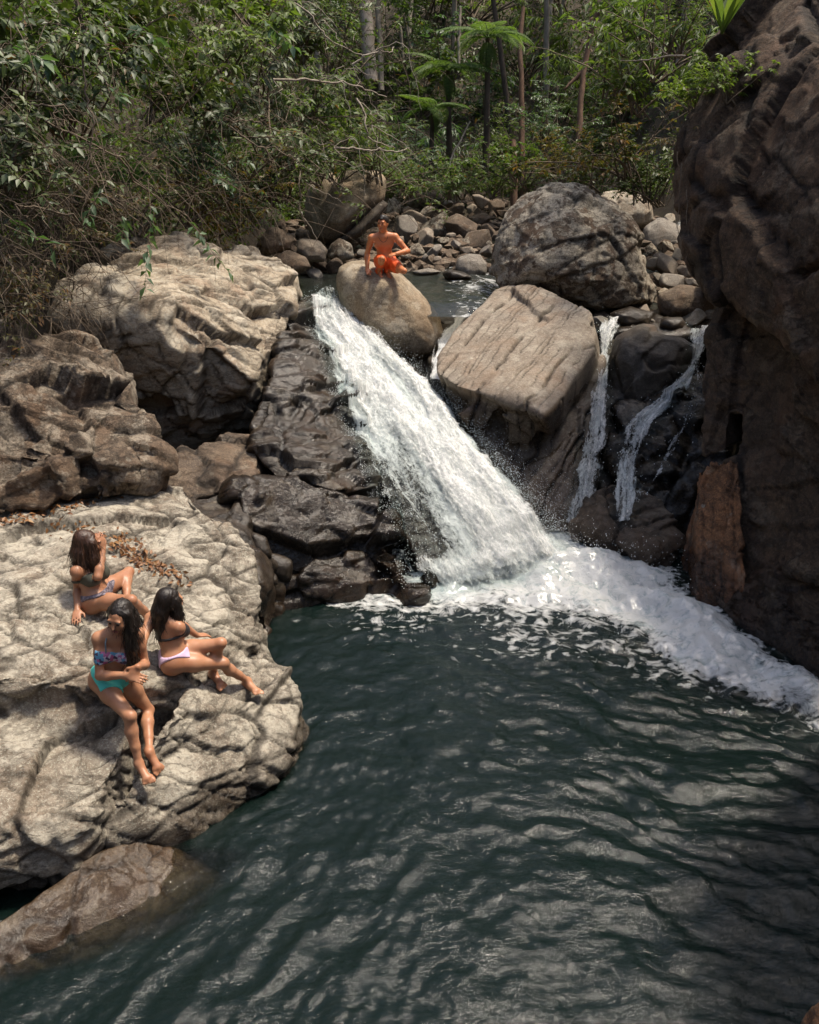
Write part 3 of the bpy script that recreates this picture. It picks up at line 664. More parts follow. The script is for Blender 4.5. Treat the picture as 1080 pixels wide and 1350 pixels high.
mainL = [(414, 392, 14.5), (400, 425, 13.95), (420, 495, 12.95), (452, 580, 11.9), (490, 670, 10.9), (518, 730, 10.42), (534, 775, 10.22), (545, 800, 10.12)]
mainR = [(452, 392, 14.6), (474, 425, 14.15), (528, 474, 13.5), (574, 512, 13.0), (620, 568, 12.2), (670, 628, 11.55), (715, 680, 11.2), (762, 735, 11.0), (785, 762, 10.85)]
wf, wf_v = ribbon('waterfall', mainL, mainR, 150, 330, M_fall, th_main, amp=.065, lift=.05, bv=bvc, bow=.14, layers=(0, .06, .13), su=3.2, sw=.8)
def th_thin(base, lo=.0):
    def f(U, V, li):
        z0 = 0*V.ravel(); j = fbm(np.stack([V.ravel()*7, z0+base*40, z0+li], 1), 4).reshape(V.shape); j2 = fbm(np.stack([U.ravel()*4, V.ravel()*3.5, z0+base*30+li], 1), 4).reshape(V.shape)
        e = np.minimum(sstep(0, .45, U+.45*j), sstep(0, .45, 1-U+.45*j))
        return base*e + lo - .1*li + .40*j2
    return f
def band(path):   # a centre path with a width in pixels at each point
    return [(x-w/2, y, d) for x, y, d, w in path], [(x+w/2, y, d) for x, y, d, w in path]
a, b_ = band([(612, 405, 14.7, 14), (604, 425, 14.4, 20), (590, 446, 14.0, 30), (583, 470, 13.7, 26), (578, 500, 13.3, 22)])
ribbon('small_cascade', a, b_, 20, 50, M_fall, th_thin(.45, .2), amp=.03)
a, b_ = band([(806, 424, 14.0, 40), (800, 442, 13.55, 30), (796, 470, 13.25, 30), (790, 520, 12.75, 40), (783, 580, 12.3, 48), (774, 640, 11.8, 42), (766, 695, 11.5, 60)])
_, v3 = ribbon('thin_cascade', a, b_, 40, 170, M_veil, th_thin(.45, .12), amp=.06, layers=(0, .08))
bv4 = rock_bvh(['cascade_rock', 'cascade_wall', 'brown_splash_rock'])
a, b_ = band([(925, 438, 13.6, 34), (920, 456, 13.25, 26), (912, 486, 12.95, 24), (893, 520, 12.65, 40), (862, 545, 12.4, 58), (838, 570, 12.15, 52), (826, 620, 11.65, 40), (822, 690, 11.1, 44)])
_, v4 = ribbon('thin_cascade', a, b_, 50, 190, M_veil, th_thin(.44, .11), amp=.05, layers=(0, .07), bv=bv4, lift=.05)
a, b_ = band([(920, 470, 12.9, 14), (918, 520, 12.4, 18), (905, 560, 12.0, 20), (880, 600, 11.7, 36), (850, 650, 11.2, 50)])
_, v5 = ribbon('thin_cascade', a, b_, 26, 120, M_veil, th_thin(.30, .05), amp=.05, bv=bv4, lift=.05)
a, b_ = band([(908, 272, 22, 16), (902, 290, 21, 24), (895, 308, 20.3, 28), (887, 332, 19.5, 30)])
ribbon('far_cascade', a, b_, 26, 60, M_veil, th_thin(.40, .12), amp=.06)
# trickles dripping off the dark ledge
for x, y0, y1, d in ((405, 690, 745, 9.75), (432, 672, 750, 9.85), (332, 690, 715, 9.7), (478, 700, 765, 9.85), (510, 730, 772, 9.95)):
    a, b_ = band([(x, y0, d, 6), (x-1, (y0+y1)/2, d-.03, 7), (x-2, y1, d-.04, 9)])
    ribbon('trickle', a, b_, 8, 60, M_veil, th_thin(.25, .02), amp=.015)

# spray: droplets and short flung strings of water
def build_spray():
    r = np.random.default_rng(3); pts, rad = [], []
    V = wf_v[:150*330].reshape(330, 150, 3)
    def add(p, s, k): pts.append(p + r.normal(size=p.shape)*s); rad.append(k)
    for _ in range(3600):                                        # right edge, throwing outwards
        j = int(330*r.beta(3, 1.6)) % 330; p = V[j, 149-int(r.exponential(6)) % 60]; q = r.exponential(.07)
        add(p+np.array((q, -.04, q*.9)), .03, r.uniform(.002, .006)/(1+q*3))
    for _ in range(1500):
        j = int(330*r.beta(2.2, 1.3)) % 330; p = V[j, int(r.exponential(6)) % 60]
        add(p+np.array((-abs(r.normal())*.03, -.04, abs(r.normal())*.04)), .03, r.uniform(.002, .005))
    for _ in range(3000):                                        # all over the face
        p = V[int(330*r.beta(1.6, 1)) % 330, r.integers(0, 150)]; add(p+np.array((0, 0, .06)), .05, r.uniform(.002, .006))
    base = np.array([PZ(a, b, 0) for a, b, _ in FOAM_PATH[:6]])
    for _ in range(4200):
        t = r.uniform(0, 4.2); k = int(t); p = base[k]*(1-t+k)+base[k+1]*(t-k)
        add(p+np.array((r.normal()*.5, r.normal()*.45, .10+abs(r.normal())*.2)), .03, r.uniform(.002, .007))
    for _ in range(5200):                                        # burst at the right foot of the chute
        p = PZ(705, 690, 0); q = abs(r.normal())
        add(p+np.array((r.normal()*.36, r.normal()*.30, .08+q*.36)), .03, r.uniform(.0018, .0055)/(1+.4*q))
    for vv, n in ((v3, 200), (v4, 200), (v5, 60)):
        for _ in range(n): add(vv[r.integers(0, len(vv))], .06, r.uniform(.003, .009))
    pts, rad = np.array(pts), np.array(rad); n = len(pts)
    o = np.array([(1, 0, 0), (-1, 0, 0), (0, 1, 0), (0, -1, 0), (0, 0, 1.3), (0, 0, -1.3)])
    fc = np.array([(0, 2, 4), (2, 1, 4), (1, 3, 4), (3, 0, 4), (2, 0, 5), (1, 2, 5), (3, 1, 5), (0, 3, 5)])
    v = (pts[:, None]+o[None]*rad[:, None, None]*r.uniform(.6, 1.4, (n, 1, 3))).reshape(-1, 3)
    f = (fc[None]+6*np.arange(n)[:, None, None]).reshape(-1, 3)
    m, t, b = new_mat('water_drops'); b.inputs['Base Color'].default_value = (.82, .85, .85, 1); b.inputs['Roughness'].default_value = .25
    tag(obj('spray', mesh_np('spray', v, f), m), kind='stuff')
build_spray()
# ------------------------------------------------------------------ plants
def leaf_mat(name, a, b_, c_, gloss=.10, trans=.42, brown=.0):
    m = bpy.data.materials.new(name); m.use_nodes = True; t = m.node_tree; t.nodes.clear(); g = N(t)
    out = g.n('OutputMaterial'); h = g.attr('hue'); r = g.n('ObjectInfo').outputs['Random']
    c = g.ramp(h, (.0, a), (.5, b_), (1, c_))
    c = g.mix(1, c, (1.14, 1.12, 1.0), 'MULTIPLY')
    c = g.mix(g.math('MULTIPLY', r, .35), c, g.mix(1, c, (1.25, 1.0, .6), 'MULTIPLY'))
    if brown: c = g.mix(g.ramp(g.math('FRACT', g.math('MULTIPLY', h, 37.7)), (1-brown, 0), (1-brown+.01, 1)), c, (.16, .085, .03))
    d = g.n('BsdfDiffuse'); g.set(d.inputs[0], c)
    tl = g.n('BsdfTranslucent'); g.set(tl.inputs[0], g.mix(1, c, (1.3, 1.45, .6), 'MULTIPLY'))
    m1 = g.n('MixShader', i_0=trans); g.set(m1.inputs[1], d); g.set(m1.inputs[2], tl)
    gl = g.n('BsdfGlossy', i_Roughness=.5)
    m2 = g.n('MixShader', i_0=gloss*.35); g.set(m2.inputs[1], m1); g.set(m2.inputs[2], gl)
    g.set(out.inputs[0], m2); return m
def bark_mat(name, a, b_, sc=8):
    m, t, b = new_mat(name); g = N(t); co = g.n('TexCoord').outputs['Object']
    n = g.noise(g.mapping(co, (1, 1, .3)), sc, 8, .7)
    g.set(b.inputs['Base Color'], g.ramp(n, (.35, a), (.65, b_))); b.inputs['Roughness'].default_value = .9
    g.set(b.inputs['Normal'], g.bump(n, .7, .02)); return m
L_dark = leaf_mat('dark_leaf', (.024, .042, .014), (.046, .074, .024), (.085, .118, .038), gloss=.14, trans=.25, brown=.03)
L_mid = leaf_mat('green_leaf', (.040, .068, .020), (.070, .115, .034), (.115, .165, .050), brown=.03)
L_blue = leaf_mat('bluish_leaf', (.034, .072, .036), (.060, .118, .058), (.10, .17, .085), gloss=.16)
L_lime = leaf_mat('pale_green_leaf', (.060, .095, .026), (.095, .150, .040), (.15, .205, .06), trans=.45)
L_fern = leaf_mat('fern_leaf', (.055, .10, .036), (.09, .15, .052), (.13, .19, .068), gloss=.05, trans=.45)
L_olive = leaf_mat('olive_leaf', (.045, .050, .018), (.080, .080, .028), (.13, .105, .035), brown=.25)
L_dry = leaf_mat('dry_leaf', (.10, .045, .02), (.17, .075, .032), (.24, .14, .07), trans=.1)
B_twig = bark_mat('twig_bark', (.07, .05, .033), (.19, .145, .10), 14)
B_dark = bark_mat('dark_bark', (.03, .022, .015), (.09, .065, .045))
B_pale = bark_mat('pale_bark', (.17, .135, .10), (.36, .31, .25))
B_red = bark_mat('reddish_bark', (.07, .038, .022), (.17, .095, .055))

def tube(path, r0, r1, sides=5):
    p = np.asarray(path, float); n = len(p)
    t = np.gradient(p, axis=0); t /= np.linalg.norm(t, axis=1)[:, None]+1e-9
    ref = np.array((0.31, .2, .93)); a = np.cross(t, ref); a /= np.linalg.norm(a, axis=1)[:, None]+1e-9; b = np.cross(t, a)
    r = np.linspace(r0, r1, n); an = np.arange(sides)*2*np.pi/sides
    v = p[:, None] + r[:, None, None]*(np.cos(an)[None, :, None]*a[:, None] + np.sin(an)[None, :, None]*b[:, None])
    i = np.arange(n*sides).reshape(n, sides); j = np.roll(i, -1, 1)
    return v.reshape(-1, 3), np.stack([i[:-1], j[:-1], j[1:], i[1:]], -1).reshape(-1, 4)
class Geo:
    def __init__(s): s.v, s.f, s.n, s.h = [], [], 0, []
    def add(s, v, f, h=None):
        s.v.append(v); s.f.append(np.asarray(f)+s.n); s.n += len(v)
        s.h.append(np.full(len(v), .5) if h is None else h)
    def mesh(s, name, smooth=True, hue=True):
        q = [f for f in s.f]; byk = {}
        for f in q: byk.setdefault(f.shape[1], []).append(f)
        me = mesh_np(name, np.concatenate(s.v), [np.concatenate(x) for x in byk.values()], smooth)
        if hue: attr(me, 'hue', np.concatenate(s.h))
        return me
def leaves(pos, ax, nr, ln, wd, hue, sag=.12):
    """many leaves at once: a base, two shoulders, a sunk midrib and a tip, folded and drooping"""
    pos, ax, nr = (np.asarray(x, float) for x in (pos, ax, nr)); n = len(pos)
    ax = ax/(np.linalg.norm(ax, axis=1)[:, None]+1e-9)
    sd = np.cross(ax, nr); sd /= np.linalg.norm(sd, axis=1)[:, None]+1e-9; up = np.cross(sd, ax)
    ln = np.broadcast_to(ln, (n,))[:, None]; wd = np.broadcast_to(wd, (n,))[:, None]
    m = pos+ax*ln*.48-up*ln*.02
    l = pos+ax*ln*.40+sd*wd*.5+up*wd*.16; r = pos+ax*ln*.40-sd*wd*.5+up*wd*.16
    tp = pos+ax*ln-up*ln*sag
    v = np.stack([pos, l, m, r, tp], 1).reshape(-1, 3)
    f = np.array([(0, 2, 1), (0, 3, 2), (1, 2, 4), (2, 3, 4)])
    return v, (f[None]+5*np.arange(n)[:, None, None]).reshape(-1, 3), np.repeat(hue, 5)
def bend(start, d, length, n, droop, wander, r):
    p = [np.array(start, float)]; d = np.array(d, float); d /= np.linalg.norm(d)
    for k in range(n):
        d = d + np.array((0, 0, -droop)) + r.normal(size=3)*wander; d /= np.linalg.norm(d)
        p.append(p[-1]+d*length/n)
    return np.array(p)
def along(path, t):
    x = t*(len(path)-1); i = min(int(x), len(path)-2); return path[i]+(path[i+1]-path[i])*(x-i), path[i+1]-path[i]
def sprig(G, path, count, ln, wd, r, t0=.15, flop=.3, pairs=False):
    P_, A_, N_ = [], [], []
    for k in range(count):
        t = t0+(1-t0)*(k+r.random()*.7)/count; p, d = along(path, min(t, .999)); d = d/np.linalg.norm(d)
        s = np.cross(d, (0, 0, 1)); s /= np.linalg.norm(s)+1e-6
        s = s*(1 if k % 2 else -1)
        a = d*.5+s*(.8+.3*r.random())+np.array((0, 0, -flop))+r.normal(size=3)*.25
        P_.append(p); A_.append(a); N_.append(np.array((0, 0, 1))+r.normal(size=3)*.35)
    n = len(P_); hu = np.clip(r.normal(.5, .25, n), 0, 1)
    s_ = r.uniform(.65, 1.15, n)
    return leaves(P_, A_, N_, ln*s_, wd*s_, hu)
def make_shrub(seed, stems, height, spread, ln, wd, twigs, per, droop=.07, flop=.3, bare=.0):
    r = np.random.default_rng(seed); F, T = Geo(), Geo()
    for s in range(stems):
        az = r.uniform(0, 2*np.pi); o = r.uniform(.15, 1)*spread
        d = np.array((math.cos(az)*o, math.sin(az)*o, height*r.uniform(.6, 1)))
        st = bend(r.normal(size=3)*(.12, .12, 0), d, np.linalg.norm(d), 7, droop, .10, r)
        T.add(*tube(st, .016*height**.5, .004, 4))
        for k in range(twigs):
            t = r.uniform(.25, 1); p, dd = along(st, min(t, .999))
            a2 = r.uniform(0, 2*np.pi)
            d2 = dd/np.linalg.norm(dd)*.5+np.array((math.cos(a2), math.sin(a2), r.uniform(-.2, .5)))
            tw = bend(p, d2, r.uniform(.25, .6)*height*.5, 5, droop*1.4, .12, r)
            T.add(*tube(tw, .006, .002, 3))
            if r.random() >= bare: F.add(*sprig(F, tw, per, ln, wd, r, flop=flop))
    return F.mesh('foliage'), T.mesh('stem', hue=False)
def make_tree(seed, height, crown_r, crown_h, clumps, per, ln, wd, tr=.10, lean=.1, limb_n=7):
    r = np.random.default_rng(seed); F, T, LB = Geo(), Geo(), Geo()
    tk = bend((0, 0, -.4), (r.normal()*lean, r.normal()*lean, 1), height, 10, 0, .035, r)
    T.add(*tube(tk, tr, tr*.35, 8))
    tips = []
    for k in range(limb_n):
        p, d = along(tk, r.uniform(.55, .99)); az = r.uniform(0, 2*np.pi)
        lb = bend(p, (math.cos(az), math.sin(az), r.uniform(.1, .8)), crown_r*r.uniform(.5, 1), 6, .02, .15, r)
        LB.add(*tube(lb, tr*.35, .012, 5)); tips += [lb[-1], lb[-3]]
    for k in range(clumps):
        c = tips[k % len(tips)]+r.normal(size=3)*(crown_r*.33, crown_r*.33, crown_h*.28)
        s = r.uniform(.22, .5)*crown_r*.6; n = per
        q = r.normal(size=(n, 3)); q /= np.linalg.norm(q, axis=1)[:, None]; q *= (s*r.random(n)**.4)[:, None]*(1, 1, .65)
        ax = q/s+r.normal(size=(n, 3))*.5+(0, 0, -.25); sz = r.uniform(.6, 1.2, n)
        F.add(*leaves(c+q, ax, np.array((0, 0, 1))+r.normal(size=(n, 3))*.5, ln*sz, wd*sz, np.clip(r.normal(.3+.4*r.random(), .16, n), 0, 1)))
    return F.mesh('crown'), T.mesh('trunk', hue=False), LB.mesh('limb', hue=False)

def ground_z(x, y): return float(ground_h(np.array([x], float), np.array([y], float))[0])
PL = random.Random(5)
def plant(name, label, cat, meshes, loc, s=1.0, rz=None, tilt=(0, 0), group=None, sz=None):
    root = empty(name, loc); root.scale = (s, s, sz or s); root.rotation_euler = (tilt[0], tilt[1], PL.uniform(0, 6.28) if rz is None else rz)
    tag(root, label, cat, group)
    for nm, me, mt in meshes:
        o = obj(nm, me, None, root)
        if not me.materials: me.materials.append(mt)
        elif me.materials[0] is not mt:
            o.material_slots[0].link = 'OBJECT'; o.material_slots[0].material = mt
        if nm in ('foliage', 'crown', 'limbs', 'stem'): o['kind'] = 'stuff'
    return root
SH = {
 'broad': make_shrub(11, 9, 1.7, 1.1, .19, .085, 7, 9, .05, .45),
 'broad2': make_shrub(12, 11, 1.4, 1.3, .15, .07, 8, 9, .07, .35),
 'fine': make_shrub(13, 12, 1.5, 1.2, .095, .034, 10, 13, .06, .2),
 'fine2': make_shrub(14, 14, 1.2, 1.2, .085, .040, 10, 13, .04, .2),
 'droop': make_shrub(15, 10, 1.8, 1.2, .26, .038, 7, 10, .12, .6),
 'twiggy': make_shrub(16, 12, 1.7, 1.6, .11, .05, 9, 8, .10, .4, bare=.3),
}
KIND = {'broad': 'broad-leaved shrub', 'broad2': 'leafy green shrub', 'fine': 'small-leaved bush', 'fine2': 'dense low bush', 'droop': 'strap-leaved drooping plant', 'twiggy': 'half bare twiggy shrub'}
def shrub(kind, mat, x, y, s, label, group=None, z=None, tilt=(0, 0)):
    f, t = SH[kind]
    return plant('shrub', label, 'shrub', [('foliage', f, mat), ('stem', t, B_twig)], (x, y, (ground_z(x, y) if z is None else z)-.08), s, None, tilt, group)

# hill behind the stream: shrubs in rows up the slope, then trees
MATS = [L_dark, L_mid, L_mid, L_blue, L_lime, L_dark]
MN = {L_dark: 'dark green', L_mid: 'mid green', L_blue: 'blue green', L_lime: 'pale green', L_olive: 'olive brown', L_fern: 'fern green'}
def in_view(x, y, z, pad=1.5):
    d = y*cP-(z-CAM_H)*sP; u = y*sP+(z-CAM_H)*cP
    return d > 0 and abs(x)/d < .478+pad/d and u/d < .62+pad/d
row = random.Random(21)
for y0, n, s0, s1 in ((23.6, 15, .55, .9), (25.2, 15, .8, 1.3), (27.5, 15, 1.0, 1.6), (30.5, 15, 1.2, 1.9), (34, 14, 1.5, 2.2), (38.5, 13, 1.7, 2.5), (44, 12, 2.0, 2.8)):
    for i in range(n):
        half = y0*.52+1; x = -half+2*half*(i+row.uniform(.1, .9))/n; y = y0+row.uniform(-.9, .9)
        if y < 25 and 5.2 > x > 3.2: continue
        if y0 < 24 and -2.2 < x < 1.2: y += 1.0
        z = ground_z(x, y)
        if not in_view(x, y, z+1): continue
        k = row.choice(list(SH)); m = row.choice(MATS)
        side = 'left' if x < -2.5 else 'right' if x > 2.5 else 'middle'
        far = 'at slope foot' if y < 26 else 'low on slope' if y < 31 else 'halfway up slope' if y < 37 else 'high on slope'
        g = '%s %s %s, %s' % (MN[m], KIND[k], far, side)
        shrub(k, m, x, y, row.uniform(s0, s1), g, g.replace('shrub', 'shrubs'))
TREES = {'round': make_tree(31, 8, 1.9, 2.2, 34, 90, .17, .075, .11), 'tall': make_tree(32, 11, 1.7, 3.2, 40, 80, .18, .075, .12, .06), 'small': make_tree(33, 4.6, 1.5, 1.8, 30, 80, .13, .055, .055, .2), 'open': make_tree(34, 9, 2.2, 2.5, 30, 70, .20, .09, .09, .15)}
tr = random.Random(8)
def tree(kind, mat, bark, x, y, s, label, group=None, rz=None):
    c, t, l = TREES[kind]
    r_ = plant('tree', label, 'tree', [('crown', c, mat), ('trunk', t, bark), ('limbs', l, bark)], (x, y, ground_z(x, y)), s, rz, group=group)
    return r_
for y0, n in ((29.5, 6), (32.5, 7), (37, 8), (43, 8), (50, 8)):
    for i in range(n):
        half = y0*.5; x = -half+2*half*(i+tr.uniform(.15, .85))/n; y = y0+tr.uniform(-1.5, 1.5)
        k = tr.choice(list(TREES)); m = tr.choice([L_dark, L_dark, L_mid, L_blue, L_mid]); bk = tr.choice([B_pale, B_dark, B_pale])
        side = 'left' if x < -3 else 'right' if x > 3 else 'middle'
        far = 'just behind the stream' if y < 29 else 'on the lower slope' if y < 35 else 'far up the slope'
        lb = '%s tree with %s trunk %s, %s' % (MN[m], 'pale' if bk is B_pale else 'dark', far, side)
        tree(k, m, bk, x, y, tr.uniform(.8, 1.25), lb, lb.replace('tree', 'trees'))

# the gorge goes on behind the camera and along both banks: trees that shade the pool and stand in its reflections
for i, (x, y, s_, k) in enumerate(((-9, 5, 1.0, 'round'), (-10, 1.5, 1.1, 'tall'), (-9.5, -2, 1.0, 'open'), (-8, -6, 1.1, 'round'), (-4.5, -8.5, 1.1, 'tall'), (-1, -8, 1.1, 'round'), (3, -8.5, 1.0, 'open'), (6.5, -8, 1.1, 'round'), (9.5, -5, 1.1, 'tall'), (10.5, -1, 1.0, 'round'), (10.5, 3, 1.1, 'open'), (11, 7.5, 1.0, 'round'), (12, 11, 1.1, 'tall'), (-13, 8, 1.1, 'round'), (-12.5, 12, 1.2, 'tall'), (-10.5, 9.5, .9, 'open'))):
    side = 'left bank' if x < -7 else 'right bank' if x > 7 else 'bank behind the viewpoint'
    tree(k, (L_mid, L_dark, L_blue)[i % 3], (B_dark, B_pale)[i % 2], x, y, s_, 'gorge tree on the %s, outside the picture' % side, 'gorge trees on the '+side)
# leaf mass between the plants, too fine to count
def build_undergrowth(name, n, xr, yr, hmax, mat, ln, seed, cond=None):
    r = np.random.default_rng(seed); x = r.uniform(*xr, n); y = r.uniform(*yr, n)
    cl = fbm(np.stack([x*.55, y*.55, np.full(n, seed*1.1)], 1), 3)
    z = ground_h(x, y); k = (cl > -.22)
    if cond is not None: k &= cond(x, y, z)
    x, y, z, cl = x[k], y[k], z[k], cl[k]; n = len(x)
    z = z + r.random(n)**1.3*hmax*np.clip(.5+cl*1.6, .15, 1.4)
    p = np.stack([x, y, z], 1); s = r.uniform(.6, 1.3, n)
    hue = np.clip(.45+.8*fbm(p*.9, 2)+r.normal(size=n)*.15, 0, 1)
    v, f, h = leaves(p, r.normal(size=(n, 3))+(0, -.3, -.25), np.array((0, 0, 1))+r.normal(size=(n, 3))*.5, ln*s, ln*.42*s, hue)
    me = mesh_np(name, v, f); attr(me, 'hue', h); tag(obj(name, me, mat), kind='stuff')
build_undergrowth('undergrowth', 60000, (-19, 17), (23.5, 40), 1.5, L_dark, .16, 3, lambda x, y, z: (np.abs(x) < y*.5) & ((y > 25) | (x < -3) | (x > 5.5)))
build_undergrowth('undergrowth', 42000, (-9.5, -2.3), (8.5, 24), 1.5, L_mid, .12, 4, lambda x, y, z: z > 2.9)

# tree ferns
def make_frond(seed, length, curl, pin_len, n=26):
    r = np.random.default_rng(seed); G = Geo()
    rc = bend((0, 0, 0), (1, 0, .75), length, 12, curl, .01, r); G.add(*tube(rc, .014, .004, 4), )
    P_, A_, N_, L_ = [], [], [], []
    for k in range(n):
        t = .12+.87*k/n; p, d = along(rc, min(t, .999)); d = d/np.linalg.norm(d); s = np.array((0, 1, 0)); w = pin_len*math.sin(math.pi*min(1, .18+.80*t))**.8
        for sg in (1, -1):
            for j in range(3):
                q = p+s*sg*w*(.02+j*.30)+d*w*j*.08; P_.append(q); A_.append(s*sg+d*.35+np.array((0, 0, -.22*j))+r.normal(size=3)*.06); N_.append((0, 0, 1)); L_.append(w*.46)
    L_ = np.array(L_); G.add(*leaves(P_, A_, N_, L_, L_*.36, np.clip(r.normal(.5, .2, len(P_)), 0, 1)))
    return G.mesh('frond')
FR = [make_frond(1, 1.5, .115, .34), make_frond(2, 1.35, .15, .32), make_frond(3, 1.6, .09, .34)]
def tree_fern(px, py, d, base_py, label, s=1.0, n=11, seed=0):
    r = random.Random(seed); top = P(px, py, d); zb = P(px, base_py, d)[2]
    root = empty('tree_fern', (top[0], top[1], zb)); tag(root, label, 'tree fern')
    h = top[2]-zb
    tk = bend((0, 0, -.5), (0, 0, 1), h+.5, 8, 0, .01, np.random.default_rng(seed)); G = Geo(); G.add(*tube(tk, .10*s, .065*s, 8))
    obj('trunk', G.mesh('trunk', hue=False), B_dark, root)
    for i in range(n):
        o = obj('frond', FR[i % 3], L_fern, root, tuple(tk[-1])); o.rotation_euler = (r.uniform(-.15, .15), r.uniform(-.25, .15), 2*math.pi*(i+r.uniform(-.25, .25))/n); k = s*r.uniform(.85, 1.1); o.scale = (k, k, k)
    for i in range(4):
        o = obj('dead_frond', FR[1], L_dry, root, tuple(tk[-1]-np.array((0, 0, .05)))); o.rotation_euler = (0, 1.15, r.uniform(0, 6.28)); o.scale = (s*.6, s*.5, s*.6)
tree_fern(646, 50, 22.2, 205, 'tallest tree fern, spreading green fronds on a brown trunk, behind the stream', 1.0, 11, 1)
tree_fern(594, 93, 22.8, 190, 'second tree fern just left of and lower than the tallest one', .92, 10, 2)
tree_fern(569, 146, 22.4, 200, 'small low tree fern beneath the other tree ferns', .75, 9, 3)

# trunks and leaning dead wood
def limbs(name, label, cat, pts, r0, r1, mat, sides=7, wob=.04, group=None, branches=(), part=None):
    rr = np.random.default_rng(sum(map(ord, label)) % 997)
    p = curve(pts, 26); p[1:-1] += np.cumsum(rr.normal(size=(24, 3))*wob*.25, axis=0)*np.sin(np.pi*np.linspace(0, 1, 24))[:, None]
    G = Geo(); G.add(*tube(p, r0, r1, sides)); c = p[0].copy()
    if part:
        root = empty(name, tuple(c)); obj(part, Geo_off(G, c).mesh(part, hue=False), mat, root)
    else: root = obj(name, Geo_off(G, c).mesh(name, hue=False), mat, None, tuple(c))
    tag(root, label, cat, group)
    for b in branches:
        q = curve(b, 12); q[2:] += rr.normal(size=(10, 3))*wob*.3; H = Geo(); H.add(*tube(q, r1*1.1, r1*.4, 5)); obj('branch', Geo_off(H, c).mesh('branch', hue=False), mat, root)
    return root
def Geo_off(G, c):
    G.v = [v-c for v in G.v]; return G
for pts, r0, r1, m, lb in (
  ([(543, 110, 31), (541, 40, 31), (546, -30, 31)], .09, .07, B_pale, 'slim pale straight trunk above the left end of the stream'),
  ([(490, 110, 27), (484, 40, 27), (478, -20, 27)], .22, .2, B_pale, 'thickest pale trunk at the top edge left of centre'),
  ([(503, 120, 28), (500, 50, 28), (497, -20, 28)], .10, .1, B_pale, 'thin pale trunk right beside the thickest one at the top edge'),
  ([(532, 80, 30), (526, 20, 30), (536, -20, 30)], .05, .04, B_pale, 'crooked thin pale trunk left of the slim straight one'),
  ([(605, 85, 28), (607, 10, 28)], .05, .045, B_pale, 'very thin pale trunk between two tree ferns'),
  ([(690, 262, 24), (688, 200, 24), (686, 120, 24), (684, 60, 24), (690, 10, 24)], .10, .06, B_red, 'mossy reddish trunk with a broken top right of the tallest tree fern'),
  ([(725, 40, 32), (727, -20, 32)], .07, .06, B_pale, 'pale thin trunk at the top edge right of the mossy trunk'),
  ([(584, 250, 22.5), (598, 200, 22.6), (620, 160, 22.8)], .03, .02, B_pale, 'thin pale leaning pole below the tree ferns'),
  ([(678, 275, 23.0), (676, 185, 23)], .10, .09, B_red, 'short reddish stump behind the great boulder'),
  ): limbs('bare_tree', lb, 'tree', pts, r0, r1, m, part='trunk')
limbs('leaning_dead_tree', 'dark leaning dead trunk with a forked foot, top right of centre', 'dead tree', [(760, 240, 20), (766, 135, 20), (768, 95, 20), (775, 60, 20), (784, 25, 19.8), (806, -15, 19.5)], .075, .06, B_red, branches=[[(768, 95, 20), (755, 108, 20), (745, 118, 20)], [(784, 25, 19.8), (775, 32, 19.8), (768, 34, 19.8)]], part='trunk')

# left bank thicket
th = random.Random(33)
THK = [  # pixel, distance, kind, leaf, size
 (20, 60, 9.6, 'broad', L_dark, .75), (70, 40, 10.2, 'broad', L_mid, .7), (-10, 150, 9.0, 'broad2', L_dark, .8), (110, 110, 10.6, 'broad', L_dark, .8), (40, 190, 9.6, 'broad2', L_mid, .7),
 (175, 45, 11.5, 'broad', L_lime, .7), (220, 90, 11.8, 'broad', L_dark, .9), (120, 200, 10.8, 'twiggy', L_mid, .9), (20, 270, 9.2, 'twiggy', L_dark, .8), (70, 260, 9.8, 'fine', L_dark, .7),
 (180, 210, 11.6, 'broad', L_blue, .65), (250, 190, 13.0, 'broad2', L_blue, .8), (300, 120, 13.2, 'broad2', L_dark, 1.0), (310, 40, 13.5, 'broad', L_lime, .8), (230, 20, 12.6, 'broad', L_dark, .9),
 (360, 70, 14.5, 'broad', L_lime, .9), (380, 150, 15, 'twiggy', L_mid, 1.1), (340, 215, 14.8, 'twiggy', L_olive, 1.0), (420, 110, 16, 'broad2', L_mid, 1.0), (400, 210, 15.6, 'broad2', L_dark, 1.0),
 (450, 180, 16.5, 'twiggy', L_mid, 1.1), (470, 60, 18, 'fine', L_mid, 1.2), (500, 150, 18.5, 'broad2', L_mid, 1.0), (520, 200, 19, 'twiggy', L_mid, 1.0), (430, 20, 18, 'fine', L_dark, 1.4),
 (270, 245, 13.6, 'twiggy', L_olive, .9), (200, 255, 12.6, 'twiggy', L_dark, .9), (140, 265, 11.8, 'fine2', L_olive, .7), (60, 330, 9.8, 'twiggy', L_olive, .6), (10, 360, 9.2, 'twiggy', L_olive, .6),
 (330, 260, 15.4, 'twiggy', L_olive, .8), (520, 240, 20, 'fine2', L_mid, .8), (560, 215, 22, 'fine', L_blue, .9), (0, -20, 9.2, 'broad', L_dark, .9), (130, -20, 11, 'broad', L_dark, 1.0), (390, -10, 16, 'broad2', L_mid, 1.2)]
WH = {}
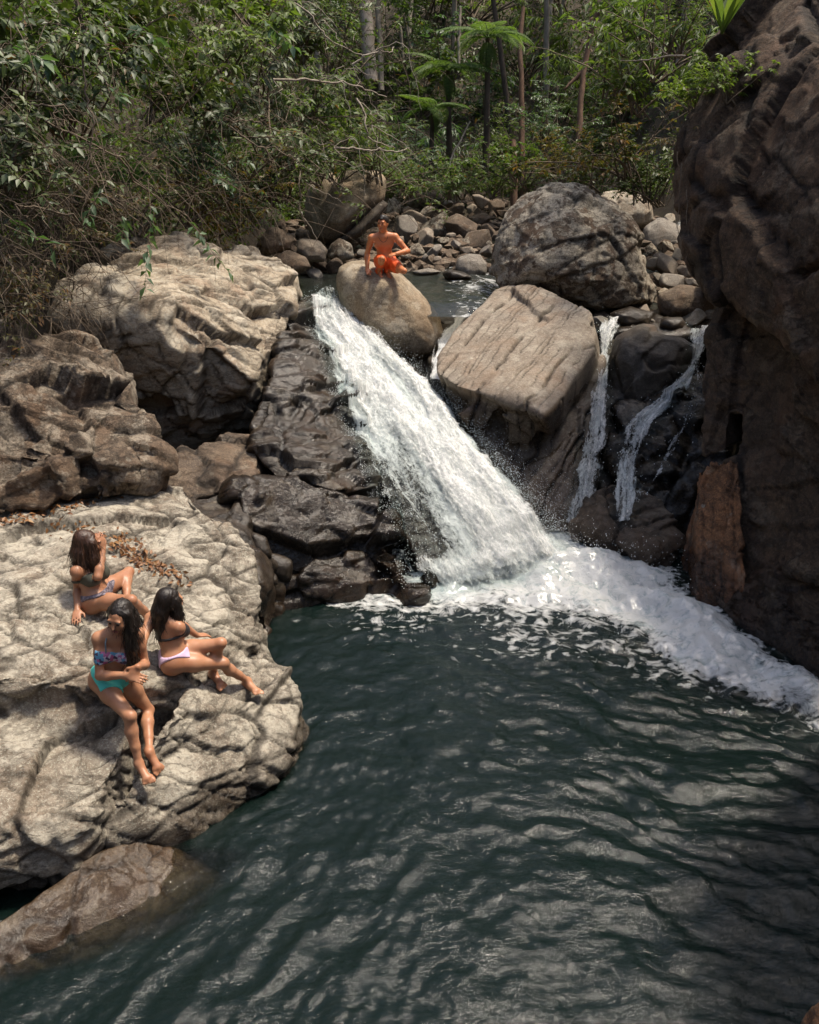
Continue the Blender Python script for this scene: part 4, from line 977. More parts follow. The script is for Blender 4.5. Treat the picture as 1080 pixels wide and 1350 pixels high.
for px, py, d, k, m, s in THK:
    c = P(px, py, d); hgt = (1.1 if k != 'fine' else .9)*s
    row_ = 'top' if py < 75 else 'midway' if py < 190 else 'low'
    col_ = 'far left' if px < 130 else 'left' if px < 290 else 'right end'
    lb = '%s %s, bank thicket, %s, %s' % (MN[m], KIND[k].replace('leafy green', 'leafy'), col_, row_)
    # plants lean out from the bank over the water
    shrub(k, m, c[0]-.45*s, c[1]+.35*s, s*1.05, lb, lb.replace('shrub', 'shrubs'), z=c[2]-hgt*.6, tilt=(th.uniform(.1, .45), th.uniform(.25, .6)))
# fallen and dead branches strung through it
tw = random.Random(4)
DB = [([(20, 270, 8.9), (60, 280, 9.1), (100, 300, 9.5), (135, 350, 9.7)], 0), ([(15, 135, 9), (70, 150, 9.4), (130, 176, 9.9)], 0), ([(60, 160, 9.3), (120, 195, 9.9), (180, 240, 10.6), (235, 290, 11.2)], 0),
      ([(360, 105, 13.4), (420, 107, 13.8), (470, 112, 14.4), (510, 128, 15)], 1), ([(290, 155, 12.6), (340, 162, 13), (390, 175, 13.4)], 0), ([(380, 0, 15), (430, 30, 15.4), (480, 75, 15.8)], 1),
      ([(300, 165, 12.2), (350, 195, 12.6), (410, 225, 13.2)], 0), ([(140, 190, 10.2), (200, 250, 10.9), (270, 310, 11.6)], 0), ([(100, 215, 9.9), (160, 265, 10.4), (200, 325, 10.9)], 0),
      ([(470, 130, 15.4), (490, 165, 15.4), (520, 195, 15.8)], 1), ([(440, 195, 15), (490, 198, 15.4), (540, 195, 16)], 1), ([(465, 85, 15.6), (490, 70, 15.6), (520, 62, 16)], 1),
      ([(0, 330, 8.8), (25, 380, 9), (40, 430, 9.2)], 0), ([(60, 350, 9.6), (50, 400, 9.5), (30, 450, 9.3)], 0), ([(90, 330, 9.8), (75, 370, 9.7), (80, 430, 9.9)], 0), ([(110, 60, 9.8), (100, 180, 9.7), (108, 290, 9.8)], 0),
      ([(385, 190, 15.2), (400, 240, 15.3), (418, 318, 15.8)], 1), ([(330, 200, 13.6), (350, 255, 13.7), (358, 300, 13.9)], 0)]
for i, (pts, pale) in enumerate(DB):
    x0, y0 = pts[0][:2]; x1, y1 = pts[-1][:2]
    lb = '%s dead branch, %s, %s' % ('bare pale' if pale else 'thin brown', 'nearly level' if abs(y1-y0) < 30 else 'sloping right' if x1 > x0+20 else 'hanging', 'far left' if x0 < 70 else 'left of the sunlit slab' if x0 < 200 else 'above the sunlit slab' if x0 < 350 else 'left of the tree ferns')
    br = []
    for _ in range(3):
        k = tw.randrange(len(pts)-1); a = pts[k]; br.append([a, (a[0]+tw.uniform(10, 40), a[1]+tw.uniform(-30, 45), a[2]), (a[0]+tw.uniform(40, 70), a[1]+tw.uniform(-20, 80), a[2]+.1)])
    limbs('dead_branch', lb, 'dead branch', pts, .022 if pale else .014, .008 if pale else .006, B_pale if pale else B_twig, 5, .10, 'dead branches strung through the thicket', br)
# the finest twigs, a tangle nobody could count
def build_tangle(name, n, box, seed, mat, ln=(.5, 1.5)):
    r = np.random.default_rng(seed); G = Geo()
    for _ in range(n):
        px, py = r.uniform(box[0], box[1]), r.uniform(box[2], box[3]); d = np.interp(px, [0, 120, 250, 400, 520], [8.9, 10.1, 11.8, 14.8, 17.5])+r.uniform(-.5, 1.0)
        p = P(px, py, d); dr = np.array((r.uniform(-.3, 1), r.uniform(-.6, .3), r.normal()*.5-.25))
        G.add(*tube(bend(p, dr, r.uniform(*ln), 7, r.uniform(.02, .12), .11, r), r.uniform(.003, .007), .0015, 3))
    tag(obj(name, G.mesh(name, hue=False), mat), kind='stuff')
build_tangle('twig_tangle', 480, (-30, 540, 20, 300), 5, B_twig)
build_tangle('twig_tangle', 200, (-30, 150, 260, 430), 6, B_twig, (.4, 1.0))

# leafy sprigs hanging over the sunlit slab, each leaf its own part
LF = []
for i, (ln, wd) in enumerate(((.16, .075), (.14, .06), (.18, .07))):
    v, f, h = leaves([(0, 0, 0)], [(1, 0, -.25)], [(0, 0, 1)], ln, wd, np.array([.25+.25*i]), .2); me = mesh_np('leaf', v, f); attr(me, 'hue', h); LF.append(me)
def hang_sprig(pts, n, label, mat, seed, s=1.0):
    r = np.random.default_rng(seed); p = curve(pts, 14); G = Geo(); G.add(*tube(p-p[0], .006, .002, 4))
    root = empty('hanging_sprig', tuple(p[0])); tag(root, label, 'sprig'); obj('stem', G.mesh('stem', hue=False), B_twig, root)
    for k in range(n):
        q, d = along(p, min(.999, .25+.75*(k+r.random())/n)); o = obj('leaf', LF[k % 3], mat, root, tuple(q-p[0]))
        o.rotation_euler = (r.normal()*.4, .35+r.normal()*.35, r.uniform(0, 6.28)); o.scale = (s*r.uniform(.7, 1.15),)*3
hang_sprig([(195, 235, 10.6), (200, 290, 10.4), (193, 340, 10.3), (192, 385, 10.25)], 22, 'long leafy sprig hanging furthest down over the sunlit slab', L_blue, 1)
hang_sprig([(225, 270, 11.2), (262, 305, 11.3), (285, 340, 11.3), (305, 362, 11.4)], 24, 'leafy sprig trailing to the right across the top of the sunlit slab', L_blue, 2)
hang_sprig([(150, 230, 10.2), (120, 270, 9.9), (112, 300, 9.8)], 18, 'bushy sprig with rounded blue green leaves left of the long hanging one', L_blue, 3, 1.1)
hang_sprig([(150, 270, 10.4), (165, 290, 10.4), (160, 315, 10.3)], 14, 'short sprig of rounded leaves between the bushy and the long hanging sprig', L_blue, 4, 1.1)
hang_sprig([(-10, 270, 8.8), (30, 300, 8.8), (72, 330, 8.8)], 12, 'sprig with a few bright leaves at the far left edge', L_mid, 5, 1.1)
hang_sprig([(20, 60, 9.0), (50, 75, 9.0), (74, 95, 9.0)], 14, 'sprig with large shiny leaves near the upper left corner', L_blue, 6, 1.3)
hang_sprig([(170, 20, 10.8), (188, 38, 10.8), (206, 52, 10.8)], 16, 'sprig of pale drooping leaves near the top edge, left', L_lime, 7, 1.2)
hang_sprig([(340, 20, 13), (362, 40, 13), (388, 62, 13)], 18, 'sprig of bright lime leaves near the top edge, left of centre', L_lime, 8, 1.3)
hang_sprig([(140, 110, 10.2), (152, 118, 10.2), (158, 128, 10.1)], 6, 'tiny sprig with a single pair of bright leaves in the dark thicket', L_lime, 9, 1.3)

# top of the right-hand cliff
def strap_fern(px, py, d, label, n, ln, wd, mat, seed):
    r = np.random.default_rng(seed); c = P(px, py, d); root = empty('nest_fern', tuple(c)); tag(root, label, 'fern')
    for k in range(n):
        az = 2*math.pi*(k+r.uniform(-.3, .3))/n; pth = bend((0, 0, 0), (math.cos(az)*.45, math.sin(az)*.45, 1), ln*r.uniform(.7, 1.1), 8, .07, .02, r)
        s = np.array((-math.sin(az), math.cos(az), 0)); w = wd*np.sin(np.pi*np.clip(np.linspace(.12, 1, 9), 0, .985))[:, None]
        v = np.stack([pth+s*w+(0, 0, .02), pth, pth-s*w+(0, 0, .02)], 1).reshape(-1, 3); i = np.arange(27).reshape(9, 3)
        f = np.concatenate([np.stack([i[:-1, a], i[1:, a], i[1:, a+1], i[:-1, a+1]], -1) for a in (0, 1)]); me = mesh_np('frond', v, f); attr(me, 'hue', np.full(27, r.random()))
        obj('frond', me, mat, root)
strap_fern(952, 46, 10.3, 'pale green nest fern with upright strap fronds on top of the cliff', 11, .75, .055, L_lime, 4)
for px, py, d, k, m, s, lb in ((440, 205, 17.2, 'broad2', L_mid, .9, 'leafy shrub hanging over the left shoulder of the smooth brown boulder'), (490, 205, 17.6, 'fine', L_mid, .9, 'small-leaved bush spilling over the top of the smooth brown boulder'), (540, 232, 20.5, 'fine2', L_lime, .8, 'pale green bush above the stones right of the brown boulder'), (590, 236, 21, 'broad2', L_mid, .8, 'leafy shrub at the upper edge of the stone jumble'), (685, 215, 20.5, 'broad2', L_mid, .9, 'leafy shrub peeping over the left shoulder of the great boulder'), (925, 118, 10.9, 'broad2', L_lime, .52, 'bright leafy shrub overhanging the left brow of the cliff'), (968, 100, 10.0, 'broad2', L_lime, .46, 'bright low sprawling shrub below the nest fern'), (905, 165, 11.0, 'twiggy', L_olive, .40, 'rooty olive plant clinging to the corner of the cliff'),
   (870, 60, 13.5, 'droop', L_mid, .9, 'strap-leaved plant arching out left of the nest fern'), (845, 30, 14.5, 'broad', L_lime, .9, 'pale leafy shrub at the top edge left of the cliff'), (895, 30, 12.6, 'fine', L_mid, .8, 'fine-leaved shrub between cliff top and the arching plant'), (850, 110, 14.5, 'broad2', L_mid, .9, 'mid green leafy shrub in the gap left of the cliff'),
   (820, 75, 16, 'fine', L_lime, 1.1, 'pale fine-leaved shrub behind the level branch'), (830, 190, 16.5, 'twiggy', L_olive, 1.1, 'tangled olive shrub low in the gap left of the cliff'), (790, 215, 17.5, 'fine2', L_dark, 1.0, 'dark bush just behind the great boulder'), (860, 225, 16.5, 'fine2', L_dark, 1.0, 'dark bush hanging beside the cliff above the pale stones'), (875, 240, 17.5, 'fine2', L_mid, .8, 'small green bush hanging over the far cascade'), (925, 235, 16, 'broad2', L_dark, .9, 'dark leafy bush squeezed behind the cliff edge'), (745, 205, 19, 'fine2', L_olive, .9, 'olive bush behind the top of the great boulder'),
   (720, 165, 21, 'fine', L_blue, 1.0, 'blue green bush behind the great boulder, upper'), (650, 235, 21.5, 'fine2', L_mid, .8, 'green bush left of the great boulder above the stones'), (610, 240, 22, 'droop', L_mid, .7, 'grassy plant above the stones behind the man')):
    c = P(px, py, d); shrub(k, m, c[0], c[1], s, lb, z=c[2]-.5*s, tilt=(.2, -.15))
limbs('overhead_branch', 'thin pale level branch reaching left from the cliff top', 'branch', [(905, 74, 11.6), (880, 72, 12), (850, 78, 12.4), (818, 80, 12.8)], .016, .007, B_pale, 5, .03, None, [[(850, 78, 12.4), (830, 98, 12.6), (815, 125, 12.8)], [(880, 72, 12), (865, 58, 12), (850, 52, 12)]])
for i, (x, y0, y1, d) in enumerate(((893, 200, 300, 10.7), (899, 215, 335, 10.5), (886, 215, 285, 11.0), (905, 250, 345, 10.4))):
    limbs('hanging_root', ['longest thin hanging root', 'second thin hanging root', 'short thin hanging root', 'thin hanging root nearest the cliff face'][i]+' at the left edge of the overhang', 'root', [(x, y0, d), (x-2, (y0+y1)/2, d-.05), (x-1, y1, d-.06)], .006, .003, B_twig, 4, .05)
# dry leaves in the hollows of the bathing slab
def build_litter():
    r = np.random.default_rng(12); bv = rock_bvh(['bathing_rock']); P_, N_ = [], []
    for (x0, y0), (x1, y1), n, sp in (((0, 690), (60, 676), 70, 6), ((60, 676), (205, 636), 150, 6), ((150, 705), (195, 745), 160, 10), ((195, 745), (240, 765), 80, 8), ((70, 690), (130, 700), 30, 12)):
        for _ in range(n):
            t = r.random(); rr_ = ray(x0+(x1-x0)*t+r.normal()*sp, y0+(y1-y0)*t+r.normal()*sp*.7)
            h = bv.ray_cast(tuple(EYE), tuple(rr_/np.linalg.norm(rr_)), 30)
            if h[0] is not None: P_.append(np.array(h[0])+np.array(h[1])*.012); N_.append(np.array(h[1])+r.normal(size=3)*.3)
    n = len(P_); s = r.uniform(.03, .075, n); ax = np.cross(np.array(N_), r.normal(size=(n, 3)))
    v, f, h = leaves(P_, ax, N_, s, s*.5, r.random(n)); me = mesh_np('fallen_leaves', v, f); attr(me, 'hue', h); tag(obj('fallen_leaves', me, L_dry), kind='stuff')
build_litter()
# ------------------------------------------------------------------ loose stones of the upper stream
def make_stone(seed, flat=.7):
    r = np.random.default_rng(seed); bm = bmesh.new(); bmesh.ops.create_icosphere(bm, subdivisions=4, radius=1)
    me = bpy.data.meshes.new('stone'); bm.to_mesh(me); bm.free(); v = coords(me)
    for k in range(13):                                           # chop it with planes
        n = r.normal(size=3); n /= np.linalg.norm(n); h = r.uniform(.45, .85); dd = v@n-h; v = v-np.clip(dd, 0, None)[:, None]*n*.92
    v = laplace(v, edges(me), 1); v = v*(1, r.uniform(.7, 1), flat) 
    v += v*(.07*fbm(v*1.8+seed, 4)+.035*ridged(v*4+seed, 3)-.02)[:, None]
    me.vertices.foreach_set('co', v.astype(np.float32).ravel()); me.polygons.foreach_set('use_smooth', np.ones(len(me.polygons), bool)); me.update()
    attr(me, 'crack', np.zeros(len(v))); attr(me, 'wet', np.zeros(len(v))); return me
STN = [make_stone(i, f) for i, f in enumerate((.7, .6, .8, .5, .75, .65))]
def stone(px, py, d, w, label, mat, seed=0, group=None, hgt=None):
    """w: width in pixels of the photograph"""
    r = random.Random(seed*13+int(px)); c = P(px, py, d); s = w/FPX*d*.5*r.uniform(.85, 1.45)
    o = obj('stone', STN[seed % len(STN)], None, None, tuple(c)); o.scale = (s, s*r.uniform(.8, 1.1), s*(hgt or r.uniform(.8, 1.1))); o.rotation_euler = (r.uniform(-.8, .8), r.uniform(-.8, .8), r.uniform(0, 6.28))
    if not o.data.materials: o.data.materials.append(mat)
    if o.data.materials[0] is not mat: o.material_slots[0].link = 'OBJECT'; o.material_slots[0].material = mat
    return tag(o, label, 'stone', group)
M_shade = M_brown
# rocks with a place of their own
blobrock('brown_cliff_boulder', [(410, 322), (402, 285), (408, 250), (425, 228), (465, 222), (500, 224), (512, 235), (508, 262), (490, 282), (462, 310), (440, 325)], 18.5, 2.4, M_tan, 'big smooth brown boulder half hidden under the thicket behind the man', vox=.05, smooth=6, big=(.12, .7), seed=50)
blobrock('leaning_log_rock', [(440, 318), (470, 292), (505, 262), (515, 268), (500, 290), (478, 312), (452, 326)], 18.0, .8, M_wet, 'dark slanting rock leaning against the smooth brown boulder', vox=.04, smooth=4, seed=51)
blobrock('angular_bank_rock', [(336, 325), (352, 296), (366, 294), (392, 316), (388, 332), (350, 336)], 15.6, .8, M_brown, 'angular brown rock between the sunlit slab and the stream', vox=.03, smooth=2, block=[(.05, (2, 2, 2), .1, .02)], seed=52)
blobrock('angular_bank_rock', [(388, 330), (395, 318), (420, 318), (432, 330), (428, 345), (400, 346)], 16.2, .7, M_grain, 'flat-topped tan rock left of the man at the stream edge', vox=.03, smooth=2, seed=53)
blobrock('angular_bank_rock', [(432, 340), (436, 322), (448, 313), (464, 322), (466, 340), (450, 346)], 16.8, .7, M_lich, 'pointed pale rock right behind the perch boulder', vox=.03, smooth=2, seed=54)
blobrock('angular_bank_rock', [(360, 345), (378, 332), (402, 340), (412, 352), (395, 360), (368, 358)], 15.2, .7, M_brown, 'low brown rock at the head of the chute', vox=.03, smooth=3, seed=55)
blobrock('round_grey_stone', [(600, 354), (604, 340), (618, 333), (634, 334), (645, 346), (644, 362), (630, 369), (612, 366)], 16.6, .6, M_grey, 'rounded grey river stone in the riffle left of the great boulder', cat='stone', vox=.025, smooth=8, fine=(.012, 5), seed=56)
blobrock('flat_wet_stone', [(582, 360), (590, 354), (612, 356), (626, 366), (618, 370), (588, 369)], 16.0, .7, M_wet, 'flat wet stone awash in the riffle', cat='stone', vox=.025, smooth=5, wet=wet_all, seed=57)
blobrock('flat_wet_stone', [(596, 350), (612, 347), (614, 352), (600, 354)], 17.6, .5, M_grey, 'small pale flat stone at the far edge of the riffle', cat='stone', vox=.025, smooth=5, seed=58)
blobrock('flat_wet_stone', [(540, 356), (565, 352), (585, 358), (570, 364), (545, 364)], 16.5, .5, M_grey, 'long low pale stone just right of the crouching man', cat='stone', vox=.025, smooth=5, seed=59)
blobrock('stream_boulder', [(866, 405), (868, 388), (895, 376), (935, 380), (948, 395), (940, 420), (905, 424), (875, 420)], 14.6, 1.2, M_brown, 'low rounded brown boulder above the right cascade', vox=.035, smooth=6, seed=60)
blobrock('stream_boulder', [(925, 385), (928, 355), (944, 346), (962, 360), (962, 388), (945, 392)], 14.2, 1.0, M_brown, 'upright brown rock against the cliff above the right cascade', vox=.035, smooth=3, seed=61)
blobrock('stream_boulder', [(868, 430), (872, 418), (900, 420), (905, 434), (890, 440)], 13.9, .6, M_wet, 'small wet dark rock in the water above the right cascade', vox=.03, smooth=4, wet=wet_all, seed=62)
blobrock('stream_boulder', [(800, 412), (830, 400), (866, 410), (862, 432), (820, 436)], 14.2, .8, M_wet, 'dark wet rock under the right foot of the great boulder', vox=.035, smooth=4, wet=wet_all, seed=63)
blobrock('stream_boulder', [(845, 335), (850, 300), (872, 285), (905, 300), (915, 325), (900, 340), (868, 345)], 19.5, 1.3, M_grey, 'big bluish grey boulder in the far cascade', vox=.05, smooth=6, seed=64)
blobrock('stream_boulder', [(786, 268), (795, 250), (830, 246), (860, 262), (862, 290), (835, 300), (805, 292)], 20, 1.5, M_slab, 'pale tan boulder behind the great boulder, upper right', vox=.05, smooth=4, block=[(.06, (1.5, 1.5, 1.5), .1, .02)], seed=65)
sr = random.Random(17); near_lab = {}
def place(lst, group, mats):
    for i, (px, py, w) in enumerate(lst):
        d = np.interp(py, [250, 275, 300, 325, 350, 400, 435], [25, 22.5, 20.2, 18.2, 16.6, 14.9, 13.9])
        m = sr.choice(mats); col = 'brown' if m in (M_brown, M_lich) else 'pale tan' if m in (M_grain, M_slab) else 'grey'
        size = 'large' if w > 38 else 'medium' if w > 22 else 'small'
        pos = ('back' if py < (285 if px < 700 else 345) else 'front')+' '+('left' if (px < 550 or 700 < px < 870) else 'middle' if px < 600 or 700 < px < 910 else 'right'); lb = '%s %s stone %s, %s' % (size, col, group, pos); stone(px, py, d, w, lb, m, i, lb.replace('stone', 'stones', 1))
mid_l = [(545, 290, 44), (535, 305, 34), (520, 275, 40), (562, 282, 30), (578, 300, 42), (600, 282, 34), (560, 312, 30), (585, 318, 26), (610, 303, 44), (630, 290, 34), (632, 318, 36), (602, 325, 22), (573, 330, 24), (550, 330, 26), (522, 322, 28), (535, 338, 20), (560, 340, 16), (590, 338, 20),
         (618, 330, 18), (644, 305, 22), (545, 268, 36), (575, 265, 34), (605, 262, 36), (635, 268, 34), (520, 256, 30), (655, 275, 30), (530, 290, 20), (595, 310, 18), (568, 297, 16), (548, 316, 14), (615, 318, 15), (640, 332, 20), (512, 310, 22), (500, 328, 20), (480, 335, 22), (576, 343, 12), (538, 278, 16), (590, 270, 18), (622, 275, 16), (646, 322, 14), (588, 292, 14), (556, 262, 16)]
place(mid_l, 'in the jumble behind the man', [M_brown, M_brown, M_lich, M_grey, M_grain])
mid_r = [(792, 425, 30), (815, 418, 34), (838, 421, 30), (858, 426, 26), (912, 424, 30), (935, 418, 34), (945, 432, 26), (905, 408, 30), (925, 400, 30), (880, 404, 26), (850, 410, 22), (955, 410, 34), (890, 432, 20), (880, 352, 34), (905, 358, 30), (925, 340, 26), (888, 372, 30), (860, 350, 26), (915, 372, 22), (870, 366, 22), (895, 338, 28), (925, 318, 30), (910, 305, 26), (880, 330, 30), (862, 332, 24), (915, 288, 28), (935, 332, 22), (893, 320, 20), (868, 310, 24), (850, 275, 30), (875, 268, 28), (842, 262, 22), (905, 270, 26), (885, 290, 24), (820, 255, 26), (800, 252, 22), (928, 360, 18), (942, 372, 18), (900, 385, 20), (875, 385, 18)]
place(mid_r, 'above the right cascade', [M_slab, M_grain, M_grey, M_slab, M_lich])
lft = [(405, 352, 30), (425, 350, 26), (385, 362, 26), (418, 362, 22), (440, 352, 20), (345, 312, 36), (322, 318, 30), (370, 322, 30), (410, 330, 26), (400, 310, 24), (425, 308, 22), (372, 300, 24)]
place(lft, 'left of the perch boulder', [M_brown, M_lich, M_grey, M_brown])
# shingle bank under the stones
def build_shingle():
    r = np.random.default_rng(8); v0 = coords(STN[0]); n = 700
    bm = bmesh.new(); bmesh.ops.create_icosphere(bm, subdivisions=1, radius=1); me = bpy.data.meshes.new('t'); bm.to_mesh(me); bm.free()
    b = coords(me); f = np.array([tuple(p.vertices) for p in me.polygons]); V, F = [], []
    for k in range(n):
        if k % 3: px, py = r.uniform(360, 665), r.uniform(256, 352)
        else: px, py = r.uniform(785, 955), r.uniform(248, 395)
        d = np.interp(py, [250, 275, 300, 325, 350, 400], [25.2, 22.7, 20.4, 18.4, 16.8, 15.1]); s = r.uniform(.06, .2)
        V.append(b*(1+.25*r.normal(size=(len(b), 1)))*s*(1, r.uniform(.7, 1), .6)+P(px, py, d)-(0, 0, .05)); F.append(f+len(b)*k)
    v = np.concatenate(V); mm = mesh_np('shingle', v, np.concatenate(F), False); attr(mm, 'crack', np.zeros(len(v))); attr(mm, 'wet', np.zeros(len(v)))
    tag(obj('shingle', mm, M_brown), kind='stuff')
build_shingle()
# ------------------------------------------------------------------ people: one continuous skin grown from a distance field on the posed skeleton
def pix(p):
    p = np.asarray(p)-EYE; d = p[1]*cP-p[2]*sP; u = p[1]*sP+p[2]*cP
    return np.array((CX+FPX*p[0]/d, CY-FPX*u/d))
def nz(v): v = np.asarray(v, float); return v/(np.linalg.norm(v)+1e-9)
def reach(a, px, py, L, near=True):
    """the end of a bone of length L that starts at a and is seen ending at the pixel"""
    r = nz(ray(px, py)); oc = EYE-a; b = oc@r; c = oc@oc-L*L; q = b*b-c
    t = -b if q < 0 else -b-math.sqrt(q) if near else -b+math.sqrt(q)
    return a+nz(EYE+r*t-a)*L
def ik(a, c, L1, L2, px, py):
    """the middle joint between a and c that is seen closest to the pixel"""
    d = np.linalg.norm(c-a)
    if d > (L1+L2)*.995: c = a+nz(c-a)*(L1+L2)*.995; d = (L1+L2)*.995
    x = (d*d+L1*L1-L2*L2)/(2*d); h = math.sqrt(max(L1*L1-x*x, 0)); ax = nz(c-a)
    u = nz(np.cross(ax, (.3, .5, .8))); w = np.cross(ax, u)
    best = min((a+ax*x+(u*math.cos(t)+w*math.sin(t))*h for t in np.linspace(0, 2*np.pi, 96)), key=lambda p: np.linalg.norm(pix(p)-(px, py)))
    return best, c
class Field:
    def __init__(s, lo, hi, h):
        s.h = h; s.lo = np.asarray(lo, float); s.n = np.ceil((np.asarray(hi)-lo)/h).astype(int)+1
        s.F = np.full(s.n, .6, np.float32); s.ax = [s.lo[k]+h*np.arange(s.n[k]) for k in range(3)]
    def sub(s, lo, hi):
        i0 = np.clip(np.floor((lo-s.lo)/s.h).astype(int), 0, s.n); i1 = np.clip(np.ceil((hi-s.lo)/s.h).astype(int)+1, 0, s.n)
        sl_ = tuple(slice(a, b) for a, b in zip(i0, i1)); return sl_, np.meshgrid(*[s.ax[k][sl_[k]] for k in range(3)], indexing='ij')
    def merge(s, sl_, d, k, carve=False):
        f = s.F[sl_]
        if carve: hh = np.clip(.5-.5*(f+d)/k, 0, 1); s.F[sl_] = f*(1-hh)-d*hh+k*hh*(1-hh); return
        if k <= 0: s.F[sl_] = np.minimum(f, d); return
        hh = np.clip(.5+.5*(f-d)/k, 0, 1); s.F[sl_] = f*(1-hh)+d*hh-k*hh*(1-hh)
    def cone(s, a, b, ra, rb, k=.02):
        a, b = np.asarray(a, float), np.asarray(b, float); m = max(ra, rb)+.05+k
        sl_, (X, Y, Z) = s.sub(np.minimum(a, b)-m, np.maximum(a, b)+m); ab = b-a; L = ab@ab+1e-9
        t = np.clip(((X-a[0])*ab[0]+(Y-a[1])*ab[1]+(Z-a[2])*ab[2])/L, 0, 1)
        d = np.sqrt((X-a[0]-t*ab[0])**2+(Y-a[1]-t*ab[1])**2+(Z-a[2]-t*ab[2])**2)-(ra+t*(rb-ra)); s.merge(sl_, d, k)
    def chain(s, pts, rad, k=.015):
        for i in range(len(pts)-1): s.cone(pts[i], pts[i+1], rad[i], rad[i+1], k)
    def ell(s, c, axes, r, k=.02, carve=False):
        c = np.asarray(c, float); m = max(r)+.05+k; sl_, (X, Y, Z) = s.sub(c-m, c+m); q = [(X-c[0])*a[0]+(Y-c[1])*a[1]+(Z-c[2])*a[2] for a in axes]
        k0 = np.sqrt(sum((q[i]/r[i])**2 for i in range(3))); k1 = np.sqrt(sum((q[i]/r[i]**2)**2 for i in range(3)))+1e-6
        s.merge(sl_, k0*(k0-1)/k1, k, carve)
    def grid(s): return np.meshgrid(*s.ax, indexing='ij')
def nets(F, lo, h):
    """surface nets: one vertex in each cell that the surface crosses"""
    s = F < 0; c = [slice(0, -1), slice(1, None)]
    acc = np.zeros(tuple(np.array(F.shape)-1)+(3,), np.float32); cnt = np.zeros(acc.shape[:3], np.float32)
    corner = lambda A, o: A[c[o[0]], c[o[1]], c[o[2]]]
    for ax in range(3):
        for u in (0, 1):
            for w in (0, 1):
                o0 = [0, 0, 0]; o0[(ax+1) % 3] = u; o0[(ax+2) % 3] = w; o1 = list(o0); o1[ax] = 1
                f0, f1 = corner(F, o0), corner(F, o1); m = corner(s, o0) != corner(s, o1)
                t = np.where(m, f0/np.where(m, f0-f1, 1), 0)
                for k in range(3): acc[..., k] += np.where(m, t if k == ax else o0[k], 0)
                cnt += m
    act = cnt > 0; idx = np.full(act.shape, -1, np.int64); idx[act] = np.arange(act.sum())
    cells = np.argwhere(act); v = lo+h*(cells+acc[act]/cnt[act][:, None]); quads = []
    for ax in range(3):
        a1, a2 = (ax+1) % 3, (ax+2) % 3
        s0 = np.take(s, range(0, s.shape[ax]-1), ax); s1 = np.take(s, range(1, s.shape[ax]), ax)
        e = np.argwhere(s0 != s1); e = e[(e[:, a1] > 0) & (e[:, a2] > 0) & (e[:, a1] < s.shape[a1]-1) & (e[:, a2] < s.shape[a2]-1)]
        fl = s0[tuple(e.T)]; q = []
        for d1, d2 in ((-1, -1), (0, -1), (0, 0), (-1, 0)):
            g = e.copy(); g[:, a1] += d1; g[:, a2] += d2; q.append(idx[tuple(g.T)])
        q = np.stack(q, 1); q[~fl] = q[~fl][:, ::-1]; quads.append(q)
    return v, np.concatenate(quads)

def skin_mat(name, col, lip):
    m, t, b = new_mat(name); g = N(t); co = g.n('TexCoord').outputs['Object']
    c = g.mix(g.ramp(g.noise(co, 7, 4), (.35, 0), (.65, .8)), col, tuple(x*k for x, k in zip(col, (.80, .68, .62))))
    g.set(b.inputs['Base Color'], c); b.inputs['Roughness'].default_value = .42; b.inputs['Subsurface Weight'].default_value = .12
    b.inputs['Subsurface Radius'].default_value = (.02, .008, .004); b.inputs['Subsurface Scale'].default_value = .5; b.inputs['Specular IOR Level'].default_value = .4
    g.set(b.inputs['Normal'], g.bump(g.noise(co, 60, 4, .6), .12, .004)); return m
def cloth_mat(name, *cols, scale=30):
    m, t, b = new_mat(name); g = N(t); co = g.n('TexCoord').outputs['Object']
    if len(cols) == 1: g.set(b.inputs['Base Color'], g.mix(g.ramp(g.noise(co, 20, 3), (.4, 0), (.6, .25)), cols[0], tuple(x*.8 for x in cols[0])))
    else:
        v = g.n('TexVoronoi', i_Vector=co, i_Scale=scale).outputs['Color']; h = g.n('SeparateColor'); g.set(h.inputs[0], v)
        r = g.ramp(h.outputs[0], *[(i/len(cols), c) for i, c in enumerate(cols)]); t.nodes[-1].color_ramp.interpolation = 'CONSTANT' if hasattr(t.nodes[-1], 'color_ramp') else 'LINEAR'; g.set(b.inputs['Base Color'], r)
    b.inputs['Roughness'].default_value = .6; g.set(b.inputs['Normal'], g.bump(g.n('TexWave', i_Vector=co, i_Scale=120.0).outputs[1], .15, .002)); return m
def hair_mat(name, a, b_):
    m, t, b = new_mat(name); g = N(t); co = g.n('TexCoord').outputs['Object']
    g.set(b.inputs['Base Color'], g.ramp(g.noise(g.mapping(co, (1, 1, .08)), 90, 5, .7), (.35, a), (.65, b_))); b.inputs['Roughness'].default_value = .46
    g.set(b.inputs['Normal'], g.bump(g.noise(g.mapping(co, (1, 1, .1)), 110, 3), .6, .006)); return m
M_eye = new_mat('dark_eye')[0]; M_eye.node_tree.nodes['Principled BSDF'].inputs['Base Color'].default_value = (.012, .008, .006, 1)
def lip_mat(c):
    m, t, b = new_mat('lip'); b.inputs['Base Color'].default_value = c+(1,); return m

